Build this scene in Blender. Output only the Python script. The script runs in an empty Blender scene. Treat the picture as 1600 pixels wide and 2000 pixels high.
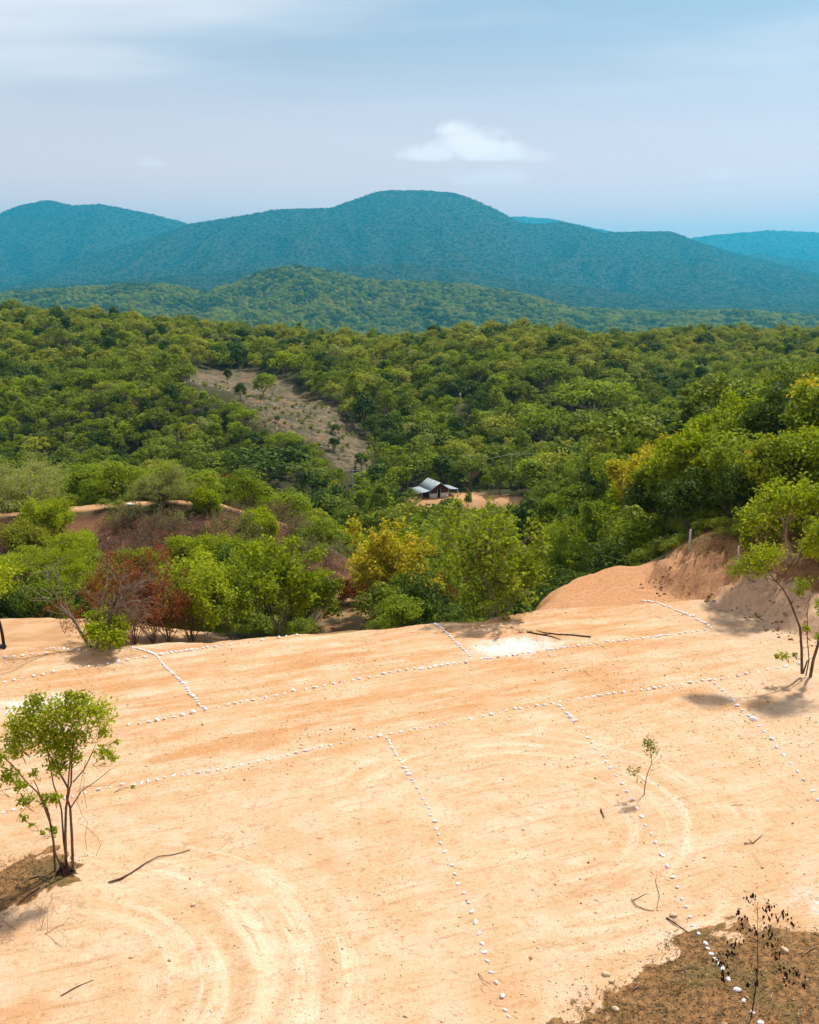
import bpy, math, random
import numpy as np
from mathutils import Vector

# ---------------------------------------------------------------- camera, sky, sun, exposure
S = bpy.context.scene
COL = S.collection
TH = math.radians(12.4)          # camera pitch below the horizon
CAMZ = 20.0                      # height of the drone above the levelled pad
F = 2000.0                       # focal length in pixels of the 1600 x 2000 photograph
cam_d = bpy.data.cameras.new('camera'); cam = bpy.data.objects.new('camera', cam_d); COL.objects.link(cam)
cam.location = (0, 0, CAMZ); cam.rotation_euler = (math.pi/2 - TH, 0, 0)
cam_d.sensor_fit = 'VERTICAL'; cam_d.sensor_height = 24.0; cam_d.lens = 24.0
cam_d.clip_start = 0.5; cam_d.clip_end = 40000
S.camera = cam

SUN_AZ = math.atan2(0.70, 0.71)  # clockwise from +Y
SUN_EL = math.radians(58)
sd_ = bpy.data.lights.new('sun', 'SUN'); sun = bpy.data.objects.new('sun', sd_); COL.objects.link(sun)
sd_.energy = 4.6; sd_.angle = math.radians(3.0); sd_.color = (1.0, 0.95, 0.86)
to_sun = Vector((math.sin(SUN_AZ)*math.cos(SUN_EL), math.cos(SUN_AZ)*math.cos(SUN_EL), math.sin(SUN_EL)))
sun.rotation_euler = to_sun.to_track_quat('Z', 'Y').to_euler()

S.view_settings.view_transform = 'Standard'; S.view_settings.look = 'None'
S.view_settings.gamma = 1.0; S.view_settings.use_curve_mapping = False
S.view_settings.exposure = 0.50
S.render.engine = 'CYCLES'
S.cycles.use_denoising = True
S.cycles.use_adaptive_sampling = True; S.cycles.adaptive_threshold = 0.02
S.cycles.max_bounces = 5; S.cycles.diffuse_bounces = 3; S.cycles.glossy_bounces = 2
S.cycles.transmission_bounces = 3; S.cycles.transparent_max_bounces = 4; S.cycles.volume_bounces = 0
S.cycles.caustics_reflective = False; S.cycles.caustics_refractive = False

def pixdir(px, py):
    u = (np.asarray(px, float) - 800)/F; v = (1000 - np.asarray(py, float))/F
    return u, math.cos(TH) + v*math.sin(TH), -math.sin(TH) + v*math.cos(TH)

W = bpy.data.worlds.new('World'); S.world = W; W.use_nodes = True
CLX, CLY = 2.35, 0.2
def build_world():
    nt = W.node_tree; nt.nodes.clear(); N = nt.nodes.new; L = nt.links.new
    out = N('ShaderNodeOutputWorld'); bg = N('ShaderNodeBackground'); bg.inputs['Strength'].default_value = 0.088
    sky = N('ShaderNodeTexSky'); sky.sky_type = 'NISHITA'; sky.sun_disc = False
    sky.sun_elevation = SUN_EL; sky.sun_rotation = SUN_AZ
    sky.altitude = 300; sky.air_density = 1.0; sky.dust_density = 1.2; sky.ozone_density = 2.0
    tc = N('ShaderNodeTexCoord'); D = tc.outputs['Generated']
    def vm(op, a, b=None):
        n = N('ShaderNodeVectorMath'); n.operation = op
        for i, q in enumerate((a, b)):
            if q is None: continue
            if isinstance(q, tuple): n.inputs[i].default_value = q
            else: L(q, n.inputs[i])
        return n
    def mt(op, a, b=None, c=None, clamp=False):
        n = N('ShaderNodeMath'); n.operation = op; n.use_clamp = clamp
        for i, q in enumerate((a, b, c)):
            if q is None: continue
            if isinstance(q, (int, float)): n.inputs[i].default_value = q
            else: L(q, n.inputs[i])
        return n.outputs[0]
    def ss(val, lo, hi):
        n = N('ShaderNodeMapRange'); n.interpolation_type = 'SMOOTHSTEP'; L(val, n.inputs[0])
        n.inputs[1].default_value = lo; n.inputs[2].default_value = hi
        return n.outputs[0]
    def noise(vec, sc, det=5, rough=0.55):
        n = N('ShaderNodeTexNoise'); n.inputs['Scale'].default_value = sc; n.inputs['Detail'].default_value = det
        n.inputs['Roughness'].default_value = rough; L(vec, n.inputs['Vector']); return n.outputs['Fac']
    sp = N('ShaderNodeSeparateXYZ'); L(D, sp.inputs[0])
    z = mt('MAXIMUM', sp.outputs['Z'], 0.0)
    # thin high cloud, drawn out sideways, on a flat layer overhead
    inv = mt('DIVIDE', 1.0, mt('ADD', z, 0.06))
    flat = vm('MULTIPLY', D, (1, 1, 0)); sc = N('ShaderNodeVectorMath'); sc.operation = 'SCALE'
    L(flat.outputs[0], sc.inputs[0]); L(inv, sc.inputs['Scale'])
    off = vm('ADD', vm('MULTIPLY', sc.outputs[0], (0.34, 0.85, 1)).outputs[0], (CLX, CLY, 0.3))
    thin = ss(noise(off.outputs[0], 1.0, 5, 0.5), 0.39, 0.66)
    thin = mt('MULTIPLY', thin, ss(z, 0.10, 0.20))
    # small heaped clouds low over the ridge
    nz = noise(vm('MULTIPLY', D, (1, 1, 1.5)).outputs[0], 34, 5, 0.55)
    def puff(px, py, wx, wy, amt, seed):
        u, c, s = pixdir(px, py); d = Vector((float(u), float(c), float(s))).normalized()
        r = Vector((0, 0, 1)).cross(d).normalized() * -1; up = d.cross(r).normalized() * -1
        if up.z < 0: up = -up
        a = vm('DOT_PRODUCT', D, tuple(r)).outputs['Value']; b = mt('SUBTRACT', vm('DOT_PRODUCT', D, tuple(up)).outputs['Value'], 0.0)
        f = mt('MULTIPLY', vm('DOT_PRODUCT', D, tuple(d)).outputs['Value'], 1.0)
        qx = mt('DIVIDE', a, wx); qy = mt('DIVIDE', b, wy)
        qy = mt('MULTIPLY', qy, mt('ADD', 1.0, mt('MULTIPLY', mt('LESS_THAN', qy, 0.0), 1.3)))
        rr = mt('SQRT', mt('ADD', mt('MULTIPLY', qx, qx), mt('MULTIPLY', qy, qy)))
        m = mt('SUBTRACT', 1.25, mt('ADD', rr, mt('MULTIPLY', mt('SUBTRACT', nz, 0.5), 1.9)))
        m = mt('MULTIPLY', ss(m, 0.05, 0.85), ss(f, 0.9, 0.95))
        return mt('MULTIPLY', m, amt)
    p = puff(918, 292, 0.030, 0.024, 0.9, 1.3)
    for a in ((850, 302, 0.036, 0.014, 0.75, 4.0), (965, 304, 0.036, 0.013, 0.75, 5.0), (1050, 309, 0.020, 0.010, 0.35, 2.2), (950, 352, 0.035, 0.012, 0.35, 7.7), (292, 322, 0.014, 0.007, 0.35, 3.1), (1405, 346, 0.022, 0.009, 0.25, 9.4)):
        p = mt('MAXIMUM', p, puff(*a))
    # moist whitish air towards the horizon, all round
    low = mt('POWER', mt('SUBTRACT', 1.0, ss(z, 0.03, 0.26)), 1.2)
    veil = N('ShaderNodeMix'); veil.data_type = 'RGBA'; veil.inputs[0].default_value = 0.42; L(sky.outputs[0], veil.inputs[6]); veil.inputs[7].default_value = (5.2, 4.7, 4.5, 1)
    mix1 = N('ShaderNodeMix'); mix1.data_type = 'RGBA'; L(low, mix1.inputs[0]); L(veil.outputs[2], mix1.inputs[6]); mix1.inputs[7].default_value = (12.2, 8.0, 7.7, 1)
    mix2 = N('ShaderNodeMix'); mix2.data_type = 'RGBA'; L(mt('MULTIPLY', thin, 0.95), mix2.inputs[0]); L(mix1.outputs[2], mix2.inputs[6]); mix2.inputs[7].default_value = (8.4, 7.6, 7.9, 1)
    mix3 = N('ShaderNodeMix'); mix3.data_type = 'RGBA'; L(p, mix3.inputs[0]); L(mix2.outputs[2], mix3.inputs[6]); mix3.inputs[7].default_value = (12.0, 10.2, 10.3, 1)
    L(mix3.outputs[2], bg.inputs['Color']); L(bg.outputs[0], out.inputs['Surface'])
build_world()
W.cycles.sampling_method = 'MANUAL'; W.cycles.sample_map_resolution = 512

# ---------------------------------------------------------------- numeric helpers
_rs = np.random.RandomState(7)
_perm = np.concatenate([_rs.permutation(256)]*3)
_ga = _rs.rand(256)*2*np.pi
_gx, _gy = np.cos(_ga), np.sin(_ga)
def perlin(x, y):
    x = np.asarray(x, float); y = np.asarray(y, float)
    xi = np.floor(x).astype(int); yi = np.floor(y).astype(int); fx = x - xi; fy = y - yi; xi &= 255; yi &= 255
    u = fx*fx*fx*(fx*(fx*6-15)+10); v = fy*fy*fy*(fy*(fy*6-15)+10)
    def g(ix, iy, dx, dy):
        h = _perm[_perm[ix & 255] + (iy & 255)]; return _gx[h]*dx + _gy[h]*dy
    a = g(xi, yi, fx, fy); b = g(xi+1, yi, fx-1, fy); c = g(xi, yi+1, fx, fy-1); d = g(xi+1, yi+1, fx-1, fy-1)
    return (a + u*(b-a)) + v*((c + u*(d-c)) - (a + u*(b-a)))
def fbm(x, y, octv=4, gain=0.5):
    s = 0; a = 1.0
    for o in range(octv):
        s = s + a*perlin(x*2**o + 17.3*o, y*2**o - 9.1*o); a *= gain
    return s
def sstep(x, a, b):
    t = np.clip((x-a)/(b-a), 0, 1); return t*t*(3-2*t)
def py2z(py, y):                 # height at distance y that shows at picture row py on the centre line
    return CAMZ - y*np.tan(TH + np.arctan((np.asarray(py, float)-1000)/F))
def flatpix(px, py, z=0.0):      # picture point to the level z
    u, c, s = pixdir(px, py); t = (z - CAMZ)/s
    return np.stack([u*t, c*t], -1)

# ---------------------------------------------------------------- the lie of the land
PX = np.array([-600, 0, 200, 400, 600, 750, 900, 1050, 1200, 1400, 1600, 2200], float)
AZ = (PX-800)/F/0.985
_rows = [  # distance, heights
 (10,  [-2]*8 + [0, 3, 4, 6]),
 (45,  [-2, -1.5, -1.5, -2, -2.5, -3, -3, -2.5, 0, 2.5, 3.2, 5]),
 (60,  [-2.4, -1.8, -1.8, -2.4, -2.8, -3.2, -3.5, -4, 0.5, 2.6, 3.2, 5.5]),
 (70,  [-3.4, -3.0, -3.0, -4.2, -4.5, -4.0, -6, -7, 0.3, 2.9, 4.2, 6.5]),
 (85,  [-9, -9.5, -10, -10, -9.5, -9, -13, -14, -7, 2.0, 5, 8]),
 (97,  [-8.5, -8.0, -8, -7.5, -9, -10, -17, -17, -9, 1.5, 5, 8]),
 (111, [-3.5, -4.3, -3.6, -2.8, -6.2, -12, -19, -19, -10, 0.5, 4, 8]),
 (128, [-9, -8, -8, -8, -13, -18, -23, -20, -9, -0.5, 3, 7]),
 (150, [-16, -15, -15, -16, -21, -25, -27, -22, -7.5, -1, 2, 5]),
 (200, [-22, -22, -23, -25, -30, -32, -33, -29, -17, -8, -3, 0]),
 (232, [-25, -26, -28, -31, -33, -34, -35, -33, -24, -14, -8, -5]),
 (250, [-26, -28, -29, -31, -31, -30.5, -30, -30.5, -26, -18, -12, -9])]
_rowp = [  # distance, picture rows
 (285, [950, 935, 930, 922, 905, 925, 925, 925, 905, 880, 860, 850]),
 (330, [850, 840, 810, 735, 800, 860, 855, 860, 860, 835, 820, 810]),
 (380, [790, 785, 765, 742, 775, 800, 770, 770, 780, 790, 780, 780]),
 (440, [725, 715, 715, 735, 730, 730, 690, 695, 715, 740, 735, 730]),
 (520, [660, 650, 655, 690, 695, 705, 672, 680, 695, 705, 695, 690]),
 (620, [635, 628, 632, 655, 675, 695, 680, 685, 680, 668, 668, 670]),
 (760, [665, 660, 660, 665, 672, 685, 685, 690, 680, 672, 672, 675])]
ALLR = [(y, np.array(z, float)) for y, z in _rows] + [(y, py2z(p, y)) for y, p in _rowp] + [(1200, np.full(12, -110.0)), (30000, np.full(12, -260.0))]
_NA, _NY = 260, 420
_ag = np.linspace(AZ[0], AZ[-1], _NA); _lg = np.linspace(math.log(8), math.log(30000), _NY)
_ly = np.array([math.log(r[0]) for r in ALLR]); _zt = np.array([r[1] for r in ALLR])
_t1 = np.array([np.interp(_ag, AZ, z) for z in _zt])
TAB = np.array([np.interp(_lg, _ly, _t1[:, i]) for i in range(_NA)])           # (NA, NY)
def _blur(a, n, ax):
    k = np.hanning(n+2)[1:-1]; k /= k.sum()
    pad = [(0, 0), (0, 0)]; pad[ax] = (n//2, n//2)
    return np.apply_along_axis(lambda r: np.convolve(r, k, 'valid'), ax, np.pad(a, pad, mode='edge'))
TAB = _blur(_blur(TAB, 19, 0), 5, 1)
def table(x, y):
    yy = np.maximum(y, 8.5); a = np.clip((x/yy - _ag[0])/(_ag[1]-_ag[0]), 0, _NA-1.001); l = np.clip((np.log(yy) - _lg[0])/(_lg[1]-_lg[0]), 0, _NY-1.001)
    i = a.astype(int); j = l.astype(int); fa = a-i; fl = l-j
    return (TAB[i, j]*(1-fa) + TAB[i+1, j]*fa)*(1-fl) + (TAB[i, j+1]*(1-fa) + TAB[i+1, j+1]*fa)*fl
# distant ridges: distance, crest (picture px, row), near foot width, far foot width, foot height
RIDGES = [
 (4000, [(-700, 600), (0, 588), (60, 574), (160, 566), (270, 558), (350, 556), (430, 572), (480, 556), (540, 528), (595, 520), (650, 532), (720, 548), (800, 552), (900, 556), (1000, 574), (1100, 604), (1250, 612), (1400, 608), (1500, 616), (1600, 622), (2300, 610)], 1700, 1400, -170),
 (6500, [(-700, 590), (0, 580), (100, 560), (200, 556), (300, 545), (500, 530), (700, 520), (800, 515), (900, 530), (1000, 545), (1150, 565), (1300, 590), (1450, 600), (1600, 598), (2300, 590)], 2300, 2000, -170),
 (9900, [(-700, 640), (0, 590), (90, 548), (200, 503), (300, 473), (400, 435), (470, 424), (560, 409), (660, 407), (700, 391), (745, 374), (770, 371), (830, 371), (880, 375), (915, 388), (960, 412), (1000, 436), (1040, 438), (1075, 433), (1110, 443), (1150, 455), (1220, 451), (1280, 451), (1330, 471), (1400, 494), (1470, 512), (1530, 535), (1600, 548), (1800, 560), (2300, 520)], 4500, 3400, -170),
 (12700, [(-700, 470), (-200, 450), (-60, 420), (0, 415), (30, 425), (60, 416), (100, 400), (160, 391), (210, 404), (260, 402), (330, 416), (395, 434), (500, 470), (700, 520), (1200, 560), (1400, 505), (1430, 494), (1480, 503), (1530, 511), (1600, 509), (1800, 500), (2300, 480)], 4500, 3400, -170),
 (17800, [(-700, 520), (600, 500), (860, 440), (960, 424), (1000, 422), (1060, 426), (1150, 448), (1220, 464), (1290, 468), (1340, 460), (1430, 452), (1520, 454), (1600, 466), (1700, 470), (2300, 450)], 5200, 4000, -170)]
def ridges(x, y):
    h = np.full(np.shape(x), -260.0)
    for k, (yc, pr, wf, wb, foot) in enumerate(RIDGES):
        px = np.array([p[0] for p in pr], float); py = np.array([p[1] for p in pr], float)
        xw = (px-800)/F*yc/0.955                                   # crest line runs across the view at distance yc
        zc = np.interp(x, xw, py2z(py, yc))
        wob = 0.05*yc*perlin(x/(0.16*yc)+k*3.1, y*0+k*7.7)
        d = y - yc - wob
        s = np.clip(np.where(d < 0, 1 + d/wf, 1 - d/wb), 0, 1)
        fall = 0.25*s + 0.75*s**2.0*(1.6-0.6*s)
        spur = 1 - np.clip(1-s, 0, 1)**1.35*s*5.5*(0.02+1.35*np.abs(fbm(x/(wf*0.20)+k+0.5*fbm(x/(wf*0.5), y/(wf*0.5), 2), y/(wf*0.8)+k*2, 3, 0.45)))
        z = foot + (zc-foot)*np.where(s > 0, fall*spur, 0)
        z = z + (s > 0)*np.clip(1-s, 0, 1)*0.05*wf*fbm(x/(wf*0.22)+5*k, y/(wf*0.22), 3)*s*2
        h = np.maximum(h, np.where(s > 0, z, -260))
    return h
# levelled pad: an outline on the ground
_pp = [(-900, 1310), (-200, 1288), (0, 1279), (200, 1270), (300, 1264), (420, 1257), (560, 1243), (640, 1230), (760, 1227), (850, 1217), (960, 1211), (1030, 1199), (1062, 1170), (1100, 1131), (1160, 1113), (1215, 1104), (1245, 1112), (1310, 1138), (1400, 1166), (1480, 1200), (1560, 1236), (1640, 1262), (1800, 1310), (2300, 1500)]
PAD = np.concatenate([flatpix([p[0] for p in _pp], [p[1] for p in _pp]), [[60, 5], [60, -30], [-80, -30], [-80, 30]]])
def poly_sd(x, y, P):            # signed distance, negative inside
    x = np.asarray(x, float); y = np.asarray(y, float); d2 = np.full(x.shape, 1e18); ins = np.zeros(x.shape, bool)
    for i in range(len(P)):
        ax, ay = P[i]; bx, by = P[(i+1) % len(P)]; ex, ey = bx-ax, by-ay
        t = np.clip(((x-ax)*ex + (y-ay)*ey)/(ex*ex+ey*ey+1e-12), 0, 1)
        d2 = np.minimum(d2, (x-ax-t*ex)**2 + (y-ay-t*ey)**2)
        c = ((ay > y) != (by > y))
        with np.errstate(divide='ignore', invalid='ignore'): xs = ax + (y-ay)*ex/(ey if ey != 0 else 1e-9)
        ins ^= c & (x < xs)
    d = np.sqrt(d2); return np.where(ins, -d, d)
def line_d(x, y, P):
    d2 = np.full(np.shape(x), 1e18)
    for i in range(len(P)-1):
        ax, ay = P[i]; ex, ey = P[i+1][0]-ax, P[i+1][1]-ay
        t = np.clip(((x-ax)*ex + (y-ay)*ey)/(ex*ex+ey*ey+1e-12), 0, 1); d2 = np.minimum(d2, (x-ax-t*ex)**2 + (y-ay-t*ey)**2)
    return np.sqrt(d2)
_rut = math.radians(23.4)
ARC1 = flatpix(60, 1950); ARC2 = flatpix(1050, 1600)
RED_LINE = flatpix([1030, 1090, 1180, 1260, 1340, 1420], [1200, 1192, 1184, 1179, 1175, 1172])
HOUSE_XY = np.array([7.0, 241.0])
def pad_z(x, y):
    c, s = math.cos(_rut), math.sin(_rut); q = -s*x + c*y
    z = 0.16*fbm(x/9, y/9, 3) + 0.035*fbm(x/1.3, y/1.3, 3)
    z = z + 0.05*fbm((c*x+s*y)/14, q/0.9, 2)                        # blade marks along the plot rows
    r1 = np.hypot(x-ARC1[0], y-ARC1[1]); z = z + 0.025*np.sin(r1*5.2)*sstep(r1, 2, 4)*(1-sstep(r1, 9, 11))
    ld = line_d(x, y, RED_LINE); far = sstep(poly_sd(x, y, np.concatenate([RED_LINE, flatpix([1420, 1225, 1030], [1090, 1060, 1090])])), 0.5, -0.5)
    z = z - far*0.75*sstep(ld, 0, 1.5)*(1-sstep(ld, 4, 12)*0.9) + 0.1*np.exp(-(ld/0.8)**2)
    # hummocks left round the roots of the standing trees, a low fold along the near right soil
    for (px, py, r, hgt) in HUMPS:
        p = flatpix(px, py); z = z + hgt*np.exp(-((x-p[0])**2+(y-p[1])**2)/r**2)
    return z
HUMPS = [(110, 1712, 1.5, 0.35), (1572, 1330, 1.3, 0.3), (35, 1270, 1.6, 0.35), (1258, 1556, 0.5, 0.12), (1480, 1960, 3.0, 0.3), (640, 1222, 2.0, -0.25), (1300, 1200, 5, -0.15), (200, 1262, 2.0, 0.25)]
def ground_z(x, y):
    x = np.asarray(x, float); y = np.asarray(y, float)
    nat = table(x, y)
    amp = sstep(y, 60, 320)
    nat = nat + (0.5+3.2*amp)*fbm(x/(14+34*amp), y/(14+34*amp), 3)*sstep(y, 62, 90) + 0.25*fbm(x/2.5, y/2.5, 2)*(1-sstep(y, 150, 300))
    fb = (y > 265) & (y < 900)
    if fb.any(): nat[fb] += sstep(y[fb], 265, 330)*(1-sstep(y[fb], 560, 640)*0.6)*(3.0 - 9.0*np.abs(fbm(x[fb]/75+2.2, y[fb]/130+0.7, 3)))*(1-0.75*np.exp(-(((x[fb]+52)/45)**2 + ((y[fb]-320)/40)**2)))
    hb = (y > 232) & (y < 480)
    if hb.any(): nat[hb] += 1.6*np.abs(fbm(x[hb]/7, y[hb]/16, 4, 0.6))*sstep(y[hb], 232, 262)
    # house terrace
    dx = np.abs(x-HOUSE_XY[0]-6); dy = np.abs(y-HOUSE_XY[1]-2)
    m = (1-sstep(dx, 17, 25))*(1-sstep(dy, 7.0, 12.5)); nat = nat*(1-m) + (-29.0)*m
    fm = y > 700
    if fm.any():
        k = sstep(y[fm], 700, 900); nat[fm] = np.maximum(nat[fm], ridges(x[fm], y[fm])*k + (-260)*(1-k))
    near = y < 110
    if not near.any(): return nat
    xs, ys, ns = x[near], y[near], nat[near]
    sdv = poly_sd(xs, ys, PAD) + 0.5*fbm(xs/2.2, ys/2.2, 3) + 0.22*fbm(xs/0.5, ys/0.5, 2)*(ns > 1)
    pz = pad_z(xs, ys)
    wid = np.where(ns > 1, 2.5 + 0.35*np.clip(xs-17, 0, 9), 4.5); t = sstep(sdv, -0.2, 1.0*wid)
    t = np.where(ns > 1, np.clip((sdv+0.3)/wid, 0, 1)**0.75, t)
    rough = np.where(ns > 0.8, (0.42*fbm(xs/1.1, ys/1.1, 4, 0.62) + 0.16*np.abs(perlin(xs*2.3, ys*2.3)))*np.sin(np.clip(t, 0, 1)*np.pi)**0.7, 0)
    gul = rough + np.where(ns > 1, 0.34*np.abs(fbm((xs*0.8-ys*0.5)/0.9, (xs+ys)/9, 2))*np.sin(np.clip(t, 0, 1)*np.pi), 0)
    out = nat.copy(); out[near] = pz*(1-t) + ns*t - gul
    return out
def hit(px, py, tmax=900.0):
    """Where the sight line through a picture point first meets the ground."""
    px = np.atleast_1d(np.asarray(px, float)); py = np.atleast_1d(np.asarray(py, float)); u, c, s = pixdir(px, py)
    ts = np.concatenate([np.arange(18, 130, 0.5), np.geomspace(130, tmax, 330)])
    X = u[:, None]*ts; Y = c[:, None]*ts; Z = CAMZ + s[:, None]*ts
    below = Z < ground_z(X, Y); k = np.where(below.any(1), below.argmax(1), len(ts)-1); k = np.maximum(k, 1)
    lo, hi = ts[k-1], ts[k]
    for _ in range(9):
        m = (lo+hi)/2; b = (CAMZ + s*m) < ground_z(u*m, c*m); hi = np.where(b, m, hi); lo = np.where(b, lo, m)
    return np.stack([u*hi, c*hi, ground_z(u*hi, c*hi)], -1)
def project(x, y, z):
    yc = y*math.cos(TH) - (z-CAMZ)*math.sin(TH); zc = y*math.sin(TH) + (z-CAMZ)*math.cos(TH)
    return 800 + F*x/yc, 1000 - F*zc/yc, yc

# ---------------------------------------------------------------- mesh and material helpers
def mesh_from(name, verts, faces, mat=None, smooth=False, attrs=None):
    """verts (n,3); faces: list of int arrays, each (m,3) or (m,4)."""
    me = bpy.data.meshes.new(name); v = np.asarray(verts, np.float32)
    fl = [np.asarray(f, np.int32) for f in (faces if isinstance(faces, list) else [faces]) if len(f)]
    loops = np.concatenate([f.ravel() for f in fl]); tot = np.concatenate([np.full(len(f), f.shape[1], np.int32) for f in fl])
    me.vertices.add(len(v)); me.vertices.foreach_set('co', v.ravel())
    me.loops.add(len(loops)); me.loops.foreach_set('vertex_index', loops)
    me.polygons.add(len(tot)); st = np.concatenate([[0], np.cumsum(tot)[:-1]]).astype(np.int32)
    me.polygons.foreach_set('loop_start', st); me.polygons.foreach_set('loop_total', tot)
    if smooth: me.polygons.foreach_set('use_smooth', np.ones(len(tot), bool))
    me.update(calc_edges=True)
    for an, (typ, dom, data) in (attrs or {}).items():
        a = me.attributes.new(an, typ, dom); a.data.foreach_set('color' if 'COLOR' in typ else 'vector' if typ == 'FLOAT_VECTOR' else 'value', np.asarray(data, np.float32).ravel())
    if mat: me.materials.append(mat)
    return me
def obj(name, data, parent=None, loc=None, **props):
    o = bpy.data.objects.new(name, data); COL.objects.link(o)
    if parent: o.parent = parent
    if loc is not None: o.location = loc
    for k, v in props.items(): o[k] = v
    return o
class NB:                         # small node builder
    def __init__(s, name):
        s.m = bpy.data.materials.new(name); s.m.use_nodes = True; s.t = s.m.node_tree; s.t.nodes.clear()
        s.out = s.t.nodes.new('ShaderNodeOutputMaterial')
    def n(s, typ, **kw):
        n = s.t.nodes.new(typ)
        for k, v in kw.items(): setattr(n, k, v)
        return n
    def put(s, sock, v):
        if v is None: return
        if hasattr(v, 'is_linked') or hasattr(v, 'links'): s.t.links.new(v, sock)
        elif isinstance(v, (tuple, list)) and len(v) == 3 and sock.type == 'RGBA': sock.default_value = (*v, 1)
        else: sock.default_value = v
    def math(s, op, a, b=None, clamp=False):
        n = s.n('ShaderNodeMath', operation=op, use_clamp=clamp); s.put(n.inputs[0], a); s.put(n.inputs[1], b); return n.outputs[0]
    def ss(s, v, lo, hi, a=0.0, b=1.0):
        n = s.n('ShaderNodeMapRange', interpolation_type='SMOOTHSTEP')
        for i, q in enumerate((v, lo, hi, a, b)): s.put(n.inputs[i], q)
        return n.outputs[0]
    def noise(s, vec, sc, det=4.0, ro=0.55, col=False):
        n = s.n('ShaderNodeTexNoise'); s.put(n.inputs['Vector'], vec); n.inputs['Scale'].default_value = sc; n.inputs['Detail'].default_value = det; n.inputs['Roughness'].default_value = ro
        return n.outputs['Color' if col else 'Fac']
    def mix(s, f, a, b, mode='MIX'):
        n = s.n('ShaderNodeMix', data_type='RGBA', blend_type=mode); s.put(n.inputs[0], f); s.put(n.inputs[6], a); s.put(n.inputs[7], b); return n.outputs[2]
    def scale(s, vec, v3):
        n = s.n('ShaderNodeVectorMath', operation='MULTIPLY'); s.put(n.inputs[0], vec); n.inputs[1].default_value = v3; return n.outputs[0]
    def ramp(s, f, stops):
        n = s.n('ShaderNodeValToRGB'); s.put(n.inputs[0], f); e = n.color_ramp.elements
        while len(e) < len(stops): e.new(0.5)
        for i, (p, c) in enumerate(stops): e[i].position = p; e[i].color = (*c, 1)
        return n.outputs[0]
    def attr(s, name, out='Fac'):
        n = s.n('ShaderNodeAttribute'); n.attribute_name = name; return n.outputs[out]
    def bsdf(s, col, rough=0.9, spec=0.2, normal=None):
        b = s.n('ShaderNodeBsdfPrincipled'); s.put(b.inputs['Base Color'], col); s.put(b.inputs['Roughness'], rough); b.inputs['Specular IOR Level'].default_value = spec
        if normal is not None: s.put(b.inputs['Normal'], normal)
        return b.outputs[0]
    def bump(s, h, strength=0.5, dist=0.05):
        b = s.n('ShaderNodeBump'); b.inputs['Strength'].default_value = strength; b.inputs['Distance'].default_value = dist; s.put(b.inputs['Height'], h); return b.outputs[0]
    def done(s, shader): s.t.links.new(shader, s.out.inputs['Surface']); return s.m
def simple_mat(name, col, rough=0.8, var=0.25, sc=6.0, spec=0.25, bump=0.0):
    b = NB(name); g = b.n('ShaderNodeTexCoord').outputs['Object']; nz = b.noise(g, sc, 4)
    c = b.mix(b.ss(nz, 0.3, 0.7), tuple(q*(1-var) for q in col), tuple(min(1, q*(1+var)) for q in col))
    return b.done(b.bsdf(c, rough, spec, b.bump(nz, 0.6, bump) if bump else None))
# ---------------------------------------------------------------- ground
def world_poly(pts): return hit([p[0] for p in pts], [p[1] for p in pts])[:, :2]
TOPSOIL_AND_SHADE = [flatpix([1085, 1130, 1200, 1290, 1320, 1420, 1500, 1600, 1760, 1760, 1500, 1060], [2010, 1975, 1945, 1880, 1840, 1815, 1830, 1835, 1850, 2120, 2150, 2100]),
           flatpix([-120, -10, 60, 130, 165, 120, 60, -20, -120], [1700, 1690, 1672, 1680, 1700, 1735, 1765, 1800, 1830])]  # left patch: mound soil plus the lone tree's shadow put into the colour
BURN = world_poly([(-200, 1010), (0, 1016), (140, 1012), (270, 1004), (420, 1003), (520, 1010), (600, 1050), (690, 1100), (730, 1150), (700, 1180), (500, 1180), (300, 1130), (100, 1130), (-200, 1130)])
BARE = world_poly([(345, 738), (400, 722), (470, 718), (540, 738), (600, 770), (655, 800), (700, 850), (735, 890), (735, 920), (655, 925), (640, 880), (590, 852), (530, 838), (500, 800), (470, 772), (400, 752)])
BARE2 = world_poly([(880, 790), (940, 780), (975, 810), (960, 850), (900, 850), (860, 820)])
LIME = [(1000, 1262, 3.0, 1.6), (770, 1292, 1.3, 0.45), (820, 1302, 1.0, 0.3), (75, 1375, 3.2, 1.6), (960, 1305, 0.6, 0.25), (1600, 1770, 1.6, 2.0), (180, 1350, 1.6, 0.5), (365, 1504, 0.4, 0.15)]
OCHRE = [(470, 1448, 6.5, 1.6), (300, 1330, 7.0, 1.2), (640, 1285, 7.0, 1.3), (1320, 1352, 3.5, 1.0), (1480, 1375, 3.0, 1.2), (760, 1360, 5.0, 1.0), (1100, 1230, 6, 0.9), (30, 1980, 2.0, 1.0), (1180, 1720, 3.0, 0.9)]
TRACK = np.array([flatpix(600, 1232), hit(680, 1200)[0, :2], hit(700, 1172)[0, :2], [-6, 84]])
SPUR_ROAD = np.array([[-60, 116], [-45, 113.5], [-33, 112.5], [-24, 113], [-17, 112.5], [-10, 114]])
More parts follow.
